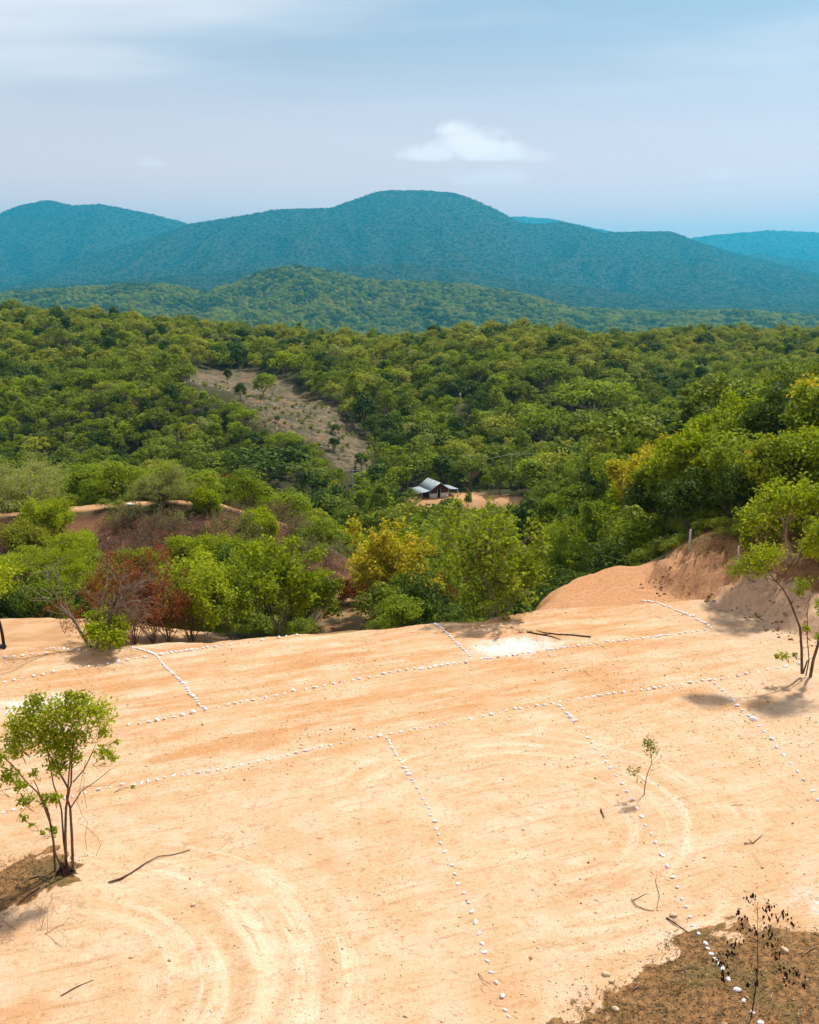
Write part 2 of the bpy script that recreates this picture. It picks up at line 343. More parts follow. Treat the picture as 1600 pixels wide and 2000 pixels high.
def zones(x, y, z):
    n = len(x); A = np.zeros((n, 4)); B = np.zeros((n, 4)); C = np.zeros((n, 4)); A[:, 3] = B[:, 3] = C[:, 3] = 1
    nr = y < 130
    xs, ys = x[nr], y[nr]; sdv = poly_sd(xs, ys, PAD); nat = table(xs, ys)
    A[nr, 0] = np.where(nat > 1, 1-sstep(sdv, 5.0, 8.0), 1-sstep(sdv, 0.5, 4.5))
    far = poly_sd(xs, ys, np.concatenate([RED_LINE + [0, 0.2], flatpix([1500, 1440, 1225, 1000], [1172, 1060, 1020, 1120])]))
    bank = sstep(sdv, -0.4, 0.6)*(nat > 0.5)
    A[nr, 1] = np.maximum(sstep(far, 0.9, -0.9)*0.85, 0.34*bank*sstep(xs, 27, 19))
    c, s = math.cos(_rut), math.sin(_rut)
    t = np.zeros(len(xs))
    for P in TOPSOIL_AND_SHADE: t = np.maximum(t, sstep(poly_sd(xs, ys, P) + 1.3*fbm(xs/1.7, ys/1.7, 2) + 0.8*fbm(xs/0.7, ys/0.7, 4, 0.65), 0.5, -0.5))
    rim = (nat > 0.8)*sstep(sdv + 0.7*fbm(xs/1.2, ys/1.2, 3), 1.9, 2.5)
    A[nr, 2] = np.maximum(t, rim*0.62)
    B[nr, 0] = sstep(poly_sd(xs, ys, BURN) + 1.5*fbm(xs/4, ys/4, 3), 1.5, -1.5)
    m = (y > 230) & (y < 480); xs2, ys2 = x[m], y[m]
    B[m, 1] = np.maximum(sstep(poly_sd(xs2, ys2, BARE) + 7*fbm(xs2/9, ys2/9, 4, 0.6), 4, -2), 0.6*sstep(poly_sd(xs2, ys2, BARE2) + 5*fbm(xs2/9, ys2/9, 3), 4, -2))
    w = np.zeros(len(xs))
    for px, py, rx, ry in LIME:
        p = flatpix(px, py); a = c*(xs-p[0]) + s*(ys-p[1]); b = -s*(xs-p[0]) + c*(ys-p[1])
        w = np.maximum(w, ((1.35 if px == 1000 else 1.15 if px == 75 else 0.8) - 1.15*np.sqrt((a/rx/1.25)**2 + (b/ry/1.25)**2) + 0.45*fbm(xs/0.7, ys/0.7, 3)))
    B[nr, 2] = np.clip(w, 0, 1)
    o = np.zeros(len(xs))                                          # fresh ochre earth scraped up by the blade
    for px, py, rx, ry in OCHRE:
        p = flatpix(px, py); a = c*(xs-p[0]) + s*(ys-p[1]); b = -s*(xs-p[0]) + c*(ys-p[1]); o = np.maximum(o, 1 - np.sqrt((a/rx)**2 + (b/ry)**2) + 0.5*fbm(xs/1.5, ys/1.5, 3))
    A[nr, 3] = np.clip(o, 0, 1)
    # orange cuttings: valley track, road on the spur, house terrace and its face
    C[nr, 0] = np.maximum(sstep(line_d(xs, ys, TRACK) + 0.8*fbm(xs/2, ys/2, 2), 3.2, 1.6)*0.5, sstep(line_d(xs, ys, SPUR_ROAD) + 0.6*fbm(xs/2, ys/2, 2), 2.6, 1.4))
    left = sstep(poly_sd(xs, ys, np.array([[-60, 55], [-14, 56], [-11, 66], [-16, 72], [-60, 74]])), 1, -1); C[nr, 1] = left
    h = (np.abs(x-HOUSE_XY[0]-5) < 30) & (np.abs(y-HOUSE_XY[1]) < 20); hx, hy = x[h], y[h]
    C[h, 0] = sstep(np.hypot((hx-HOUSE_XY[0]-6)/14.5, (hy-HOUSE_XY[1]+4)/7.5) + 0.25*fbm(hx/4, hy/4, 3), 1.05, 0.8)
    # where machines turned: two fans of curved wheel marks
    r1 = np.hypot(xs-ARC1[0], ys-ARC1[1]); r2 = np.hypot(xs-ARC2[0], ys-ARC2[1]); nz = 0.6*fbm(xs/2.5+9, ys/2.5, 3)
    C[nr, 2] = np.clip(sstep(r1, 2.5, 4.5)*(1-sstep(r1, 8.5, 11))*sstep(xs, ARC1[0]-1, ARC1[0]+3)*(0.85+nz), 0, 1)
    B[nr, 3] = np.clip(sstep(r2, 2.0, 4.0)*(1-sstep(r2, 7.5, 10))*np.maximum(sstep(xs, ARC2[0]-2, ARC2[0]+2), sstep(ys, ARC2[1]+1, ARC2[1]+4))*(0.75+nz), 0, 1)
    return A, B, C
def ground_material():
    b = NB('earth'); P = b.n('ShaderNodeNewGeometry').outputs['Position']
    sa = b.n('ShaderNodeSeparateColor'); b.put(sa.inputs[0], b.attr('zone_a', 'Color'))
    sb = b.n('ShaderNodeSeparateColor'); b.put(sb.inputs[0], b.attr('zone_b', 'Color'))
    sc = b.n('ShaderNodeSeparateColor'); b.put(sc.inputs[0], b.attr('zone_c', 'Color'))
    pad, red, top = sa.outputs; burn, bare, lime = sb.outputs; orange, left, arc = sc.outputs
    big = b.noise(P, 0.11, 5); mid = b.noise(P, 0.55, 5); fine = b.noise(P, 5.0, 6, 0.65); grit = b.noise(P, 22.0, 3, 0.7)
    rot = b.n('ShaderNodeVectorRotate', rotation_type='Z_AXIS'); b.put(rot.inputs['Vector'], P); rot.inputs['Angle'].default_value = -_rut
    streak = b.noise(b.scale(rot.outputs[0], (0.16, 0.85, 1)), 1.0, 7, 0.68)
    streak2 = b.noise(b.scale(rot.outputs[0], (0.35, 4.5, 1)), 1.0, 4, 0.6)
    pale = (0.63, 0.465, 0.325); tan = (0.575, 0.375, 0.222); ochre = (0.47, 0.235, 0.090)
    near = b.ss(b.n('ShaderNodeSeparateXYZ').outputs[1], 0, 1)
    sx = b.n('ShaderNodeSeparateXYZ'); b.put(sx.inputs[0], P)
    zone_y = b.ss(b.math('ADD', b.math('MULTIPLY', sx.outputs[0], -0.40), sx.outputs[1]), 38, 47)     # the plot rows: ochre band beyond the near plots
    soil = b.mix(b.ss(mid, 0.32, 0.72), tan, pale)
    soil = b.mix(b.math('MULTIPLY', b.ss(streak, 0.36, 0.66), b.math('ADD', 0.28, b.math('MULTIPLY', zone_y, 0.55))), soil, ochre)
    soil = b.mix(b.math('MULTIPLY', b.ss(big, 0.5, 0.72), 0.5), soil, ochre)
    soil = b.mix(b.math('MULTIPLY', b.ss(b.math('ADD', b.attr('zone_a', 'Alpha'), b.math('MULTIPLY', b.math('SUBTRACT', streak, 0.5), 1.2)), 0.1, 0.75), 0.6), soil, (0.46, 0.225, 0.085))
    soil = b.mix(b.math('MULTIPLY', b.ss(streak2, 0.53, 0.68), 0.4), soil, (0.36, 0.19, 0.075))
    soil = b.mix(b.math('MULTIPLY', b.ss(sx.outputs[0], 13, 22), 0.55), soil, (0.56, 0.42, 0.29))
    for env, ctr in ((arc, ARC1), (b.attr('zone_b', 'Alpha'), ARC2)):
        dv = b.n('ShaderNodeVectorMath', operation='DISTANCE'); b.put(dv.inputs[0], b.scale(P, (1, 1, 0))); dv.inputs[1].default_value = (float(ctr[0]), float(ctr[1]), 0)
        cv = b.n('ShaderNodeCombineXYZ'); b.put(cv.inputs[0], b.math('MULTIPLY', dv.outputs['Value'], 1.7)); b.put(cv.inputs[1], b.math('MULTIPLY', sx.outputs[0], 0.12)); b.put(cv.inputs[2], b.math('MULTIPLY', sx.outputs[1], 0.12))
        ring = b.noise(cv.outputs[0], 1.0, 5, 0.65)
        soil = b.mix(b.math('MULTIPLY', b.math('MULTIPLY', b.ss(ring, 0.50, 0.62), env), 0.55), soil, (0.72, 0.57, 0.42))
        soil = b.mix(b.math('MULTIPLY', b.math('MULTIPLY', b.ss(ring, 0.46, 0.36), env), 0.28), soil, (0.49, 0.29, 0.14))
    clod = b.noise(P, 1.9, 9, 0.78)
    soil = b.mix(b.math('MULTIPLY', b.ss(clod, 0.54, 0.62), 0.5), soil, (0.41, 0.215, 0.085))
    soil = b.mix(b.math('MULTIPLY', b.ss(clod, 0.44, 0.36), 0.4), soil, (0.70, 0.54, 0.39))
    soil = b.mix(b.math('MULTIPLY', b.ss(fine, 0.54, 0.72), 0.6), soil, (0.33, 0.165, 0.062))
    soil = b.mix(b.math('MULTIPLY', b.ss(grit, 0.58, 0.70), 0.6), soil, (0.24, 0.125, 0.05))
    soil = b.mix(b.math('MULTIPLY', b.ss(grit, 0.40, 0.30), 0.3), soil, (0.66, 0.52, 0.36))
    redc = b.mix(b.ss(fine, 0.35, 0.7), (0.50, 0.255, 0.125), (0.33, 0.14, 0.052))
    redc = b.mix(b.math('MULTIPLY', b.ss(streak, 0.45, 0.7), 0.5), redc, (0.42, 0.25, 0.11))
    soil = b.mix(red, soil, redc)
    topc = b.mix(b.ss(fine, 0.35, 0.65), (0.115, 0.064, 0.028), (0.30, 0.155, 0.062))
    topc = b.mix(b.math('MULTIPLY', b.ss(mid, 0.5, 0.7), 0.6), topc, (0.085, 0.085, 0.03))
    soil = b.mix(b.ss(b.math('ADD', top, b.math('MULTIPLY', b.math('SUBTRACT', fine, 0.5), 0.7)), 0.4, 0.6), soil, topc)
    lm = b.ss(b.math('ADD', lime, b.math('MULTIPLY', b.math('SUBTRACT', b.noise(P, 7.0, 6, 0.75), 0.5), 2.0)), 0.25, 1.2)
    soil = b.mix(b.math('MULTIPLY', lm, 0.8), soil, (0.74, 0.70, 0.69))
    # forest floor, burnt ground, bare hill, cuttings
    wild = b.mix(b.ss(mid, 0.35, 0.65), (0.036, 0.030, 0.014), (0.042, 0.046, 0.014))
    wild = b.mix(b.math('MULTIPLY', b.ss(fine, 0.5, 0.7), 0.4), wild, (0.075, 0.045, 0.022))
    burnc = b.mix(b.ss(mid, 0.35, 0.65), (0.060, 0.032, 0.022), (0.145, 0.062, 0.034)); burnc = b.mix(b.math('MULTIPLY', b.ss(big, 0.45, 0.65), 0.6), burnc, (0.23, 0.105, 0.055))
    barec = b.mix(b.ss(b.noise(P, 0.28, 8, 0.75), 0.42, 0.58), (0.062, 0.058, 0.030), (0.155, 0.115, 0.072)); barec = b.mix(b.math('MULTIPLY', b.ss(big, 0.52, 0.7), 0.6), barec, (0.21, 0.10, 0.045))
    ora = b.mix(b.ss(mid, 0.35, 0.65), (0.46, 0.22, 0.095), (0.42, 0.27, 0.145)); 
    g = b.mix(burn, wild, burnc); g = b.mix(bare, g, barec); g = b.mix(left, g, b.mix(b.ss(mid, 0.35, 0.7), (0.50, 0.31, 0.165), (0.40, 0.22, 0.10))); g = b.mix(orange, g, ora)
    col = b.mix(b.ss(b.math('ADD', pad, b.math('MULTIPLY', b.math('SUBTRACT', fine, 0.5), 0.5)), 0.35, 0.65), g, soil)
    hgt = b.math('ADD', b.math('ADD', b.math('MULTIPLY', fine, 0.6), b.math('MULTIPLY', clod, 0.5)), b.math('ADD', b.math('MULTIPLY', grit, 0.25), b.math('MULTIPLY', streak2, 0.35)))
    return b.done(b.bsdf(col, 0.95, 0.1, b.bump(hgt, 0.9, 0.12)))
MESHZ = {}
def mesh_z(x, y):                  # height of the ground sheet itself, between its grid points
    ys, ang, Z = MESHZ['ys'], MESHZ['ang'], MESHZ['Z']; i = np.clip(np.searchsorted(ys, y)-1, 0, len(ys)-2); f = np.clip((y-ys[i])/(ys[i+1]-ys[i]), 0, 1)
    c = np.clip((np.arctan2(x, y+MESHZ['ap'])-ang[0])/(ang[1]-ang[0]), 0, len(ang)-1.001); j = c.astype(int); g = c-j
    return (Z[i, j]*(1-g) + Z[i, j+1]*g)*(1-f) + (Z[i+1, j]*(1-g) + Z[i+1, j+1]*g)*f
def build_ground():
    mat = ground_material(); AP = 40.0
    ang = np.linspace(-0.62, 0.62, 430)
    ys = list(np.arange(6, 66, 0.24)); st = 0.26
    while ys[-1] < 22500: ys.append(ys[-1] + st); st = max(st*1.02 if st < 0.0095*(ys[-1]+AP) else 0.0095*(ys[-1]+AP), 0.26)
    for yc in (4000, 6500, 9900, 12700, 17800): ys += list(np.arange(yc*0.91, yc*1.09, yc*0.0028))      # closer rows along the crests
    ys = np.array(sorted(ys)); ys = ys[np.concatenate([[True], np.diff(ys) > 0.05])]; X = (ys[:, None]+AP)*np.tan(ang)[None, :]; Y = np.repeat(ys[:, None], len(ang), 1)
    Z = ground_z(X.ravel(), Y.ravel()).reshape(X.shape)
    MESHZ.update(ys=ys, ang=ang, Z=Z, ap=AP); cut = int(np.searchsorted(ys, 900))
    def sheet(name, r0, r1):
        x, y, z = X[r0:r1].ravel(), Y[r0:r1].ravel(), Z[r0:r1].ravel(); nr, nc = r1-r0, len(ang)
        i = (np.arange(nr-1)[:, None]*nc + np.arange(nc-1)[None, :]).ravel()
        f = np.stack([i, i+1, i+nc+1, i+nc], -1)
        A, B, C = zones(x, y, z)
        me = mesh_from(name, np.stack([x, y, z], -1), f, mat, True, {'zone_a': ('FLOAT_COLOR', 'POINT', A), 'zone_b': ('FLOAT_COLOR', 'POINT', B), 'zone_c': ('FLOAT_COLOR', 'POINT', C)})
        return obj(name, me, kind='structure')
    g = sheet('ground', 0, cut+1); g['label'] = 'levelled sandy clearing falling away to a wooded valley'
    m = sheet('mountains', cut, len(ys)); m['label'] = 'forested hills and mountain ridges fading into blue haze'
build_ground()

def build_haze():
    z0, z1 = -420.0, 1285.0; x, y0, y1 = 17000.0, -120.0, 23500.0
    v = [(sx*x, yy, zz) for zz in (z0, z1) for yy in (y0, y1) for sx in (-1, 1)]
    f = np.array([(0, 2, 3, 1), (4, 5, 7, 6), (0, 1, 5, 4), (2, 6, 7, 3), (0, 4, 6, 2), (1, 3, 7, 5)])
    m = bpy.data.materials.new('haze_air'); m.use_nodes = True; t = m.node_tree; t.nodes.clear()
    o = t.nodes.new('ShaderNodeOutputMaterial'); p = t.nodes.new('ShaderNodeVolumePrincipled')
    p.inputs['Color'].default_value = (0.04, 0.60, 0.92, 1); p.inputs['Density'].default_value = 0.000065; p.inputs['Anisotropy'].default_value = 0.35
    for a in ('Density Attribute', 'Color Attribute', 'Temperature Attribute'): p.inputs[a].default_value = ''
    t.links.new(p.outputs[0], o.inputs['Volume'])
    obj('haze', mesh_from('haze', v, f, m), kind='stuff', label='pale blue air between the camera and the far ridges')
build_haze()
# ---------------------------------------------------------------- plants: materials
def leaf_material(name, stops, trans=0.45, hue=0.6, rough=0.55):
    b = NB(name); t = b.attr('tint'); r = b.n('ShaderNodeObjectInfo').outputs['Random']
    f = b.math('ADD', b.math('MULTIPLY', t, 1-hue*0.5), b.math('MULTIPLY', r, hue*0.5), True)
    c = b.ramp(f, [(p_, tuple(min(0.65, q*1.24) for q in c_)) for p_, c_ in stops])
    d = b.bsdf(c, rough, 0.06)
    tr = b.n('ShaderNodeBsdfTranslucent'); b.put(tr.inputs[0], b.mix(1.0, c, (1.15, 1.1, 0.55), 'MULTIPLY'))
    m = b.n('ShaderNodeMixShader'); m.inputs[0].default_value = trans; b.t.links.new(d, m.inputs[1]); b.t.links.new(tr.outputs[0], m.inputs[2])
    return b.done(m.outputs[0])
def bark_material(name, a, c2, sc=5.0):
    b = NB(name); g = b.n('ShaderNodeNewGeometry').outputs['Position']
    nz = b.noise(b.scale(g, (1, 1, 0.35)), sc, 4)
    return b.done(b.bsdf(b.mix(b.ss(nz, 0.35, 0.65), a, c2), 0.9, 0.15, b.bump(nz, 0.5, 0.03)))
LM = {
 'green':  leaf_material('leaf_green', [(0.0, (0.063, 0.099, 0.007)), (0.45, (0.147, 0.195, 0.012)), (0.8, (0.228, 0.285, 0.018)), (1.0, (0.288, 0.360, 0.030))]),
 'dark':   leaf_material('leaf_dark', [(0.0, (0.022, 0.043, 0.005)), (0.5, (0.053, 0.085, 0.010)), (0.85, (0.086, 0.131, 0.014)), (1.0, (0.119, 0.181, 0.020))], 0.22),
 'olive':  leaf_material('leaf_olive', [(0.0, (0.119, 0.128, 0.014)), (0.5, (0.222, 0.239, 0.023)), (0.85, (0.290, 0.312, 0.032)), (1.0, (0.351, 0.377, 0.043))], 0.35),
 'yellow': leaf_material('leaf_yellow', [(0.0, (0.170, 0.175, 0.008)), (0.4, (0.320, 0.290, 0.012)), (0.75, (0.470, 0.380, 0.028)), (0.94, (0.520, 0.380, 0.070)), (1.0, (0.500, 0.260, 0.050))], 0.42),
 'bright': leaf_material('leaf_bright', [(0.0, (0.101, 0.155, 0.005)), (0.5, (0.216, 0.270, 0.008)), (0.85, (0.308, 0.358, 0.014)), (1.0, (0.360, 0.419, 0.041))], 0.42),
 'pale':   leaf_material('leaf_pale', [(0.0, (0.135, 0.150, 0.039)), (0.5, (0.222, 0.247, 0.065)), (1.0, (0.304, 0.338, 0.111))], 0.4),
 'rust':   leaf_material('leaf_rust', [(0.0, (0.085, 0.022, 0.008)), (0.5, (0.17, 0.048, 0.016)), (0.85, (0.25, 0.09, 0.028)), (1.0, (0.16, 0.12, 0.02))], 0.3),
 'dead':   leaf_material('leaf_dead', [(0.0, (0.010, 0.006, 0.005)), (0.6, (0.022, 0.011, 0.008)), (1.0, (0.05, 0.02, 0.012))], 0.1),
 'far_a':  leaf_material('leaf_far_dark', [(0.0, (0.014, 0.030, 0.006)), (0.5, (0.030, 0.055, 0.010)), (1.0, (0.060, 0.090, 0.016))], 0.2),  # both far leaf colours darkened for the shade in gaps between crowns
 'far_b':  leaf_material('leaf_far', [(0.0, (0.028, 0.045, 0.007)), (0.5, (0.055, 0.080, 0.011)), (1.0, (0.095, 0.115, 0.018))], 0.2),
 'shrub':  leaf_material('leaf_shrub', [(0.0, (0.072, 0.099, 0.009)), (0.5, (0.144, 0.180, 0.015)), (0.9, (0.192, 0.240, 0.022)), (1.0, (0.228, 0.285, 0.045))], 0.3),
}
BK = {'pale': bark_material('bark_pale', (0.30, 0.25, 0.17), (0.17, 0.135, 0.085)), 'brown': bark_material('bark_brown', (0.13, 0.082, 0.048), (0.065, 0.040, 0.024)),
      'grey': bark_material('bark_grey', (0.20, 0.165, 0.125), (0.095, 0.072, 0.052)), 'dark': bark_material('bark_dark', (0.045, 0.030, 0.022), (0.022, 0.014, 0.010)),
      'dry': bark_material('bark_dry', (0.22, 0.145, 0.085), (0.12, 0.070, 0.042)), 'rust': bark_material('bark_rust', (0.19, 0.065, 0.030), (0.10, 0.040, 0.022))}

# ---------------------------------------------------------------- plants: shapes
def unit(v): return v/np.maximum(np.linalg.norm(v, axis=-1, keepdims=True), 1e-9)
class Geo:
    def __init__(s): s.V, s.Q, s.T, s.n = [], [], [], 0
    def tube(s, pts, rad, sides=5):
        pts = np.asarray(pts, float); k = len(pts); tg = unit(np.gradient(pts, axis=0))
        ref = np.where(np.abs(tg[:, 2:3]) > 0.9, [[1.0, 0, 0]], [[0, 0, 1.0]]); a = unit(np.cross(tg, ref)); b = np.cross(tg, a)
        th = np.arange(sides)*2*np.pi/sides
        v = pts[:, None, :] + np.asarray(rad)[:, None, None]*(np.cos(th)[None, :, None]*a[:, None, :] + np.sin(th)[None, :, None]*b[:, None, :])
        i = (np.arange(k-1)[:, None]*sides + np.arange(sides)[None, :]).ravel(); j = (np.arange(k-1)[:, None]*sides + (np.arange(sides)[None, :]+1) % sides).ravel()
        s.V.append(v.reshape(-1, 3)); s.Q.append(np.stack([i, j, j+sides, i+sides], -1) + s.n); s.n += k*sides
    def leaves(s, c, nrm, size, tint, rng, ratio=0.55, axis=None):
        n = len(c)
        if not n: return
        nrm = unit(nrm); r = rng.normal(size=(n, 3)) if axis is None else axis + rng.normal(0, 0.35, (n, 3)); a = unit(r - (r*nrm).sum(1, keepdims=True)*nrm); b = np.cross(nrm, a)
        L = (size*rng.uniform(0.7, 1.3, n))[:, None]; w = L*ratio*0.5; f = nrm*L*0.10
        v = np.stack([c - a*L*0.5, c + b*w - a*L*0.05 + f, c + a*L*0.5, c - b*w - a*L*0.05 + f], 1)
        s.V.append(v.reshape(-1, 3)); s.Q.append(np.arange(4*n).reshape(n, 4) + s.n); s.n += 4*n; s.T.append(tint)
    def mesh(s, name, mat, smooth=False):
        at = {'tint': ('FLOAT', 'FACE', np.concatenate(s.T))} if s.T else None
        return mesh_from(name, np.concatenate(s.V), np.concatenate(s.Q), mat, smooth, at)
def turn(d, ang, rng, az=None):
    d = unit(d); az = rng.uniform(0, 2*np.pi) if az is None else az
    ref = np.array([1.0, 0, 0]) if abs(d[2]) > 0.9 else np.array([0, 0, 1.0]); a = unit(np.cross(d, ref)); b = np.cross(d, a)
    return d*math.cos(ang) + math.sin(ang)*(math.cos(az)*a + math.sin(az)*b)
def grow(rng, stems=1, spread=0.25, length=2.5, radius=0.07, levels=3, nch=(4, 4, 3), ang=(0.6, 0.7, 0.8), ratio=(0.65, 0.6, 0.55), wander=0.10, up=(0.05, 0.04, 0.03, 0.02), start=(0.35, 0.3, 0.25), leaf_from=2, lean=None, sides=6, base_gap=0.12, flat=0.0):
    tubes, tips = [], []
    def br(p, d, L, r, lev):
        n = 6 if lev == 0 else 4 if lev < levels else 3; pts = [p]; w = wander*(1+0.4*lev)
        for i in range(n):
            d = unit(d + rng.normal(0, w, 3) + np.array([0, 0, up[min(lev, len(up)-1)]]))
            if flat and lev >= 1: d = unit(d*np.array([1, 1, 1-flat]))
            p = p + d*L/n; pts.append(p)
        pts = np.array(pts); rad = np.linspace(r, r*(0.55 if lev < levels else 0.3), n+1)
        tubes.append((pts, rad, max(3, sides-lev)))
        if lev >= leaf_from:
            for q in (0.45, 0.75, 1.0): k = q*n; i = min(int(k), n-1); tips.append(pts[i] + (pts[i+1]-pts[i])*(k-i))
        if lev < levels:
            az0 = rng.uniform(0, 6.28); m = nch[lev]
            for c in range(m):
                f = start[lev] + (1-start[lev])*((c+0.6)/m)**0.8; f = min(f, 1.0); k = f*n; i = min(int(k), n-1); q = pts[i] + (pts[i+1]-pts[i])*(k-i)
                dd = turn(pts[i+1]-pts[i], ang[lev]*rng.uniform(0.7, 1.3), rng, az0 + c*2.4 + rng.normal(0, 0.3))
                br(q, dd, L*ratio[lev]*rng.uniform(0.75, 1.2)*(1.15-0.45*f), rad[i]*0.62, lev+1)
    for s_ in range(stems):
        a = rng.uniform(0, 6.28) if stems < 3 else s_*6.283/stems + rng.normal(0, 0.3); d = turn(np.array([0, 0, 1.0]), spread*rng.uniform(0.5, 1.25), rng, a)
        if lean is not None: d = unit(d + np.asarray(lean))
        br(np.array([math.cos(a)*base_gap, math.sin(a)*base_gap, -0.25])*(stems > 1) + np.array([0, 0, -0.25])*(stems == 1), d, length*rng.uniform(0.8, 1.15), radius*rng.uniform(0.75, 1.15), 0)
    return tubes, np.array(tips)
def wood_mesh(tubes, mat, minr=0.0):
    g = Geo()
    for p, r, s in tubes:
        r = np.maximum(r, minr); g.tube(p, r, s)
    return g.mesh('trunk', mat, True)
def foliage_mesh(rng, tips, per, spread, size, mat, up=0.6, ratio=0.55, keep=1.0, squash=1.0, droop=0.0):
    if keep < 1: tips = tips[rng.rand(len(tips)) < keep]
    m = len(tips); ct = rng.uniform(0.15, 0.85, m); c = np.repeat(tips, per, 0) + rng.normal(0, spread, (m*per, 3))*[1, 1, squash]
    t = np.clip(np.repeat(ct, per) + rng.normal(0, 0.22, m*per), 0, 1); nr = rng.normal(size=(m*per, 3)) + [0, 0, up*1.5]
    g = Geo(); g.leaves(c, nr, np.full(m*per, size), t, rng, ratio, np.array([0, 0, -droop*3.0])[None, :].repeat(m*per, 0) if droop else None)
    return g.mesh('crown', mat)
def lobes_mesh(rng, R, H, z0, nl, per, size, mat, lobe=0.42, flat=1.0, outw=1.1, inner=0.25, ratio=0.7):
    """A crown of leafy lumps: leaves lie on the skins of many overlapping lumps."""
    g = Geo(); C, Rl = [], []
    for k in range(nl):
        a = k*2.399+rng.normal(0, 0.3); f = math.sqrt((k+0.5)/nl); rr = R*(1-lobe*0.8)*f; zz = z0 + (H-z0)*(0.15 + 0.68*math.sqrt(max(0, 1-f*f*0.95)) + rng.normal(0, 0.07))*flat + (1-flat)*(H-z0)*0.8
        C.append((math.cos(a)*rr*rng.uniform(0.65, 1.25), math.sin(a)*rr*rng.uniform(0.65, 1.25), zz + rng.normal(0, 0.06)*H)); Rl.append(R*lobe*rng.uniform(0.42, 1.25))
    C = np.array(C); Rl = np.array(Rl); m = nl*per
    d = unit(rng.normal(size=(m, 3)) + [0, 0, 0.35]); rad = np.repeat(Rl, per)*np.where(rng.rand(m) < inner, rng.uniform(0.3, 0.9, m), rng.uniform(0.85, 1.12, m))
    c = np.repeat(C, per, 0) + d*rad[:, None]*[1, 1, 0.72*min(1, 0.55+0.45*flat)]
    t = np.clip(np.repeat(rng.uniform(0.2, 0.75, nl), per) + rng.normal(0, 0.2, m), 0, 1)
    g.leaves(c, d*outw + rng.normal(0, 0.55, (m, 3)) + [0, 0, 0.25], np.full(m, size), t, rng, ratio)
    return g.mesh('crown', mat), C
def limb_mesh(rng, C, z0, r, mat, n=6, stems=1):
    g = Geo(); idx = rng.permutation(len(C))[:n]
    fork = np.array([0, 0, z0*0.55]); 
    g.tube([(0, 0, -0.4), (rng.normal(0, .06), rng.normal(0, .06), z0*0.3), fork], [r*1.25, r, r*0.85], 6)
    for i in idx:
        c = C[i]; mid = fork*0.45 + c*0.55 + rng.normal(0, 0.12, 3)*r*6 - [0, 0, 0.12*abs(c[2]-fork[2])]; g.tube([fork, mid, c], [r*0.6, r*0.4, r*0.12], 4)
    return g.mesh('trunk', mat, True)

def plant(name, label, cat, base, trunk, crown, rz=0.0, sc=1.0, group=None, tilt=None, sx=None):
    e = obj(name, None, label=label, category=cat); e.location = tuple(float(q) for q in base); e.rotation_euler = (tilt[0] if tilt else 0, tilt[1] if tilt else 0, rz); e.scale = (sx or sc, sx or sc, sc); e.empty_display_size = 0.3
    if group: e['group'] = group
    if trunk: obj('trunk', trunk, e)
    if crown: obj('crown', crown, e)
    return e
def at(px, py): return hit(px, py)[0]
_u = 'zero first second third fourth fifth sixth seventh eighth ninth tenth eleventh twelfth thirteenth fourteenth fifteenth sixteenth seventeenth eighteenth nineteenth'.split()
_t = {2: 'twenty', 3: 'thirty', 4: 'forty', 5: 'fifty', 6: 'sixty', 7: 'seventy', 8: 'eighty', 9: 'ninety'}
def nth(n): return _u[n] if n < 20 else (_t[n//10][:-1] + 'ieth' if n % 10 == 0 else _t[n//10] + '-' + _u[n % 10])
# ---------------------------------------------------------------- trees standing on and round the pad
R_ = np.random.RandomState
def height_at(base, px_h):        # a height in picture pixels at the distance of a base point
    return px_h*math.hypot(base[1], CAMZ-base[2])/F/0.965
def bushy(seed, H, stems, mat, bark, per=9, size=0.19, spread_l=0.20, spread=0.28, levels=3, nch=(5, 4, 3), keep=1.0, lean=None, r=0.055, up=0.5, ang=(0.6, 0.75, 0.85), ratio=(0.55, 0.6, 0.6), wander=0.1, flat=0.0, squash=1.0, start=(0.3, 0.25, 0.2), lr=0.6, upt=(0.05, 0.04, 0.03, 0.0), leaf_from=2, droop=0.0):
    """A leafy tree grown to a given height: returns trunk mesh and crown mesh."""
    rng = R_(seed); tubes, tips = grow(rng, stems, spread, H*0.62, r, levels, nch, ang, ratio, wander, upt, start, leaf_from, lean, flat=flat)
    top = tips[:, 2].max(); k = H/top
    tubes = [(p*k, rr, s) for p, rr, s in tubes]; tips = tips*k
    return wood_mesh(tubes, bark, 0.006), foliage_mesh(rng, tips, per, spread_l, size, mat, up, lr, keep, squash, droop)
def put(name, label, cat, px, py, ph, rz=0.0, **kw):
    b = at(px, py); H = height_at(b, ph)
    if 830 < px < 1000 and py > 1200:                               # these stand a few steps down the far slope of the pad
        d = unit(b[:2]); xy = b[:2] + d*3.0; z = float(ground_z(xy[:1], xy[1:2])[0]); H += (b[2]-z)*0.9; b = np.array([xy[0], xy[1], z])
    t, c = bushy(H=H, **kw); return plant(name, label, cat, b, t, c, rz)

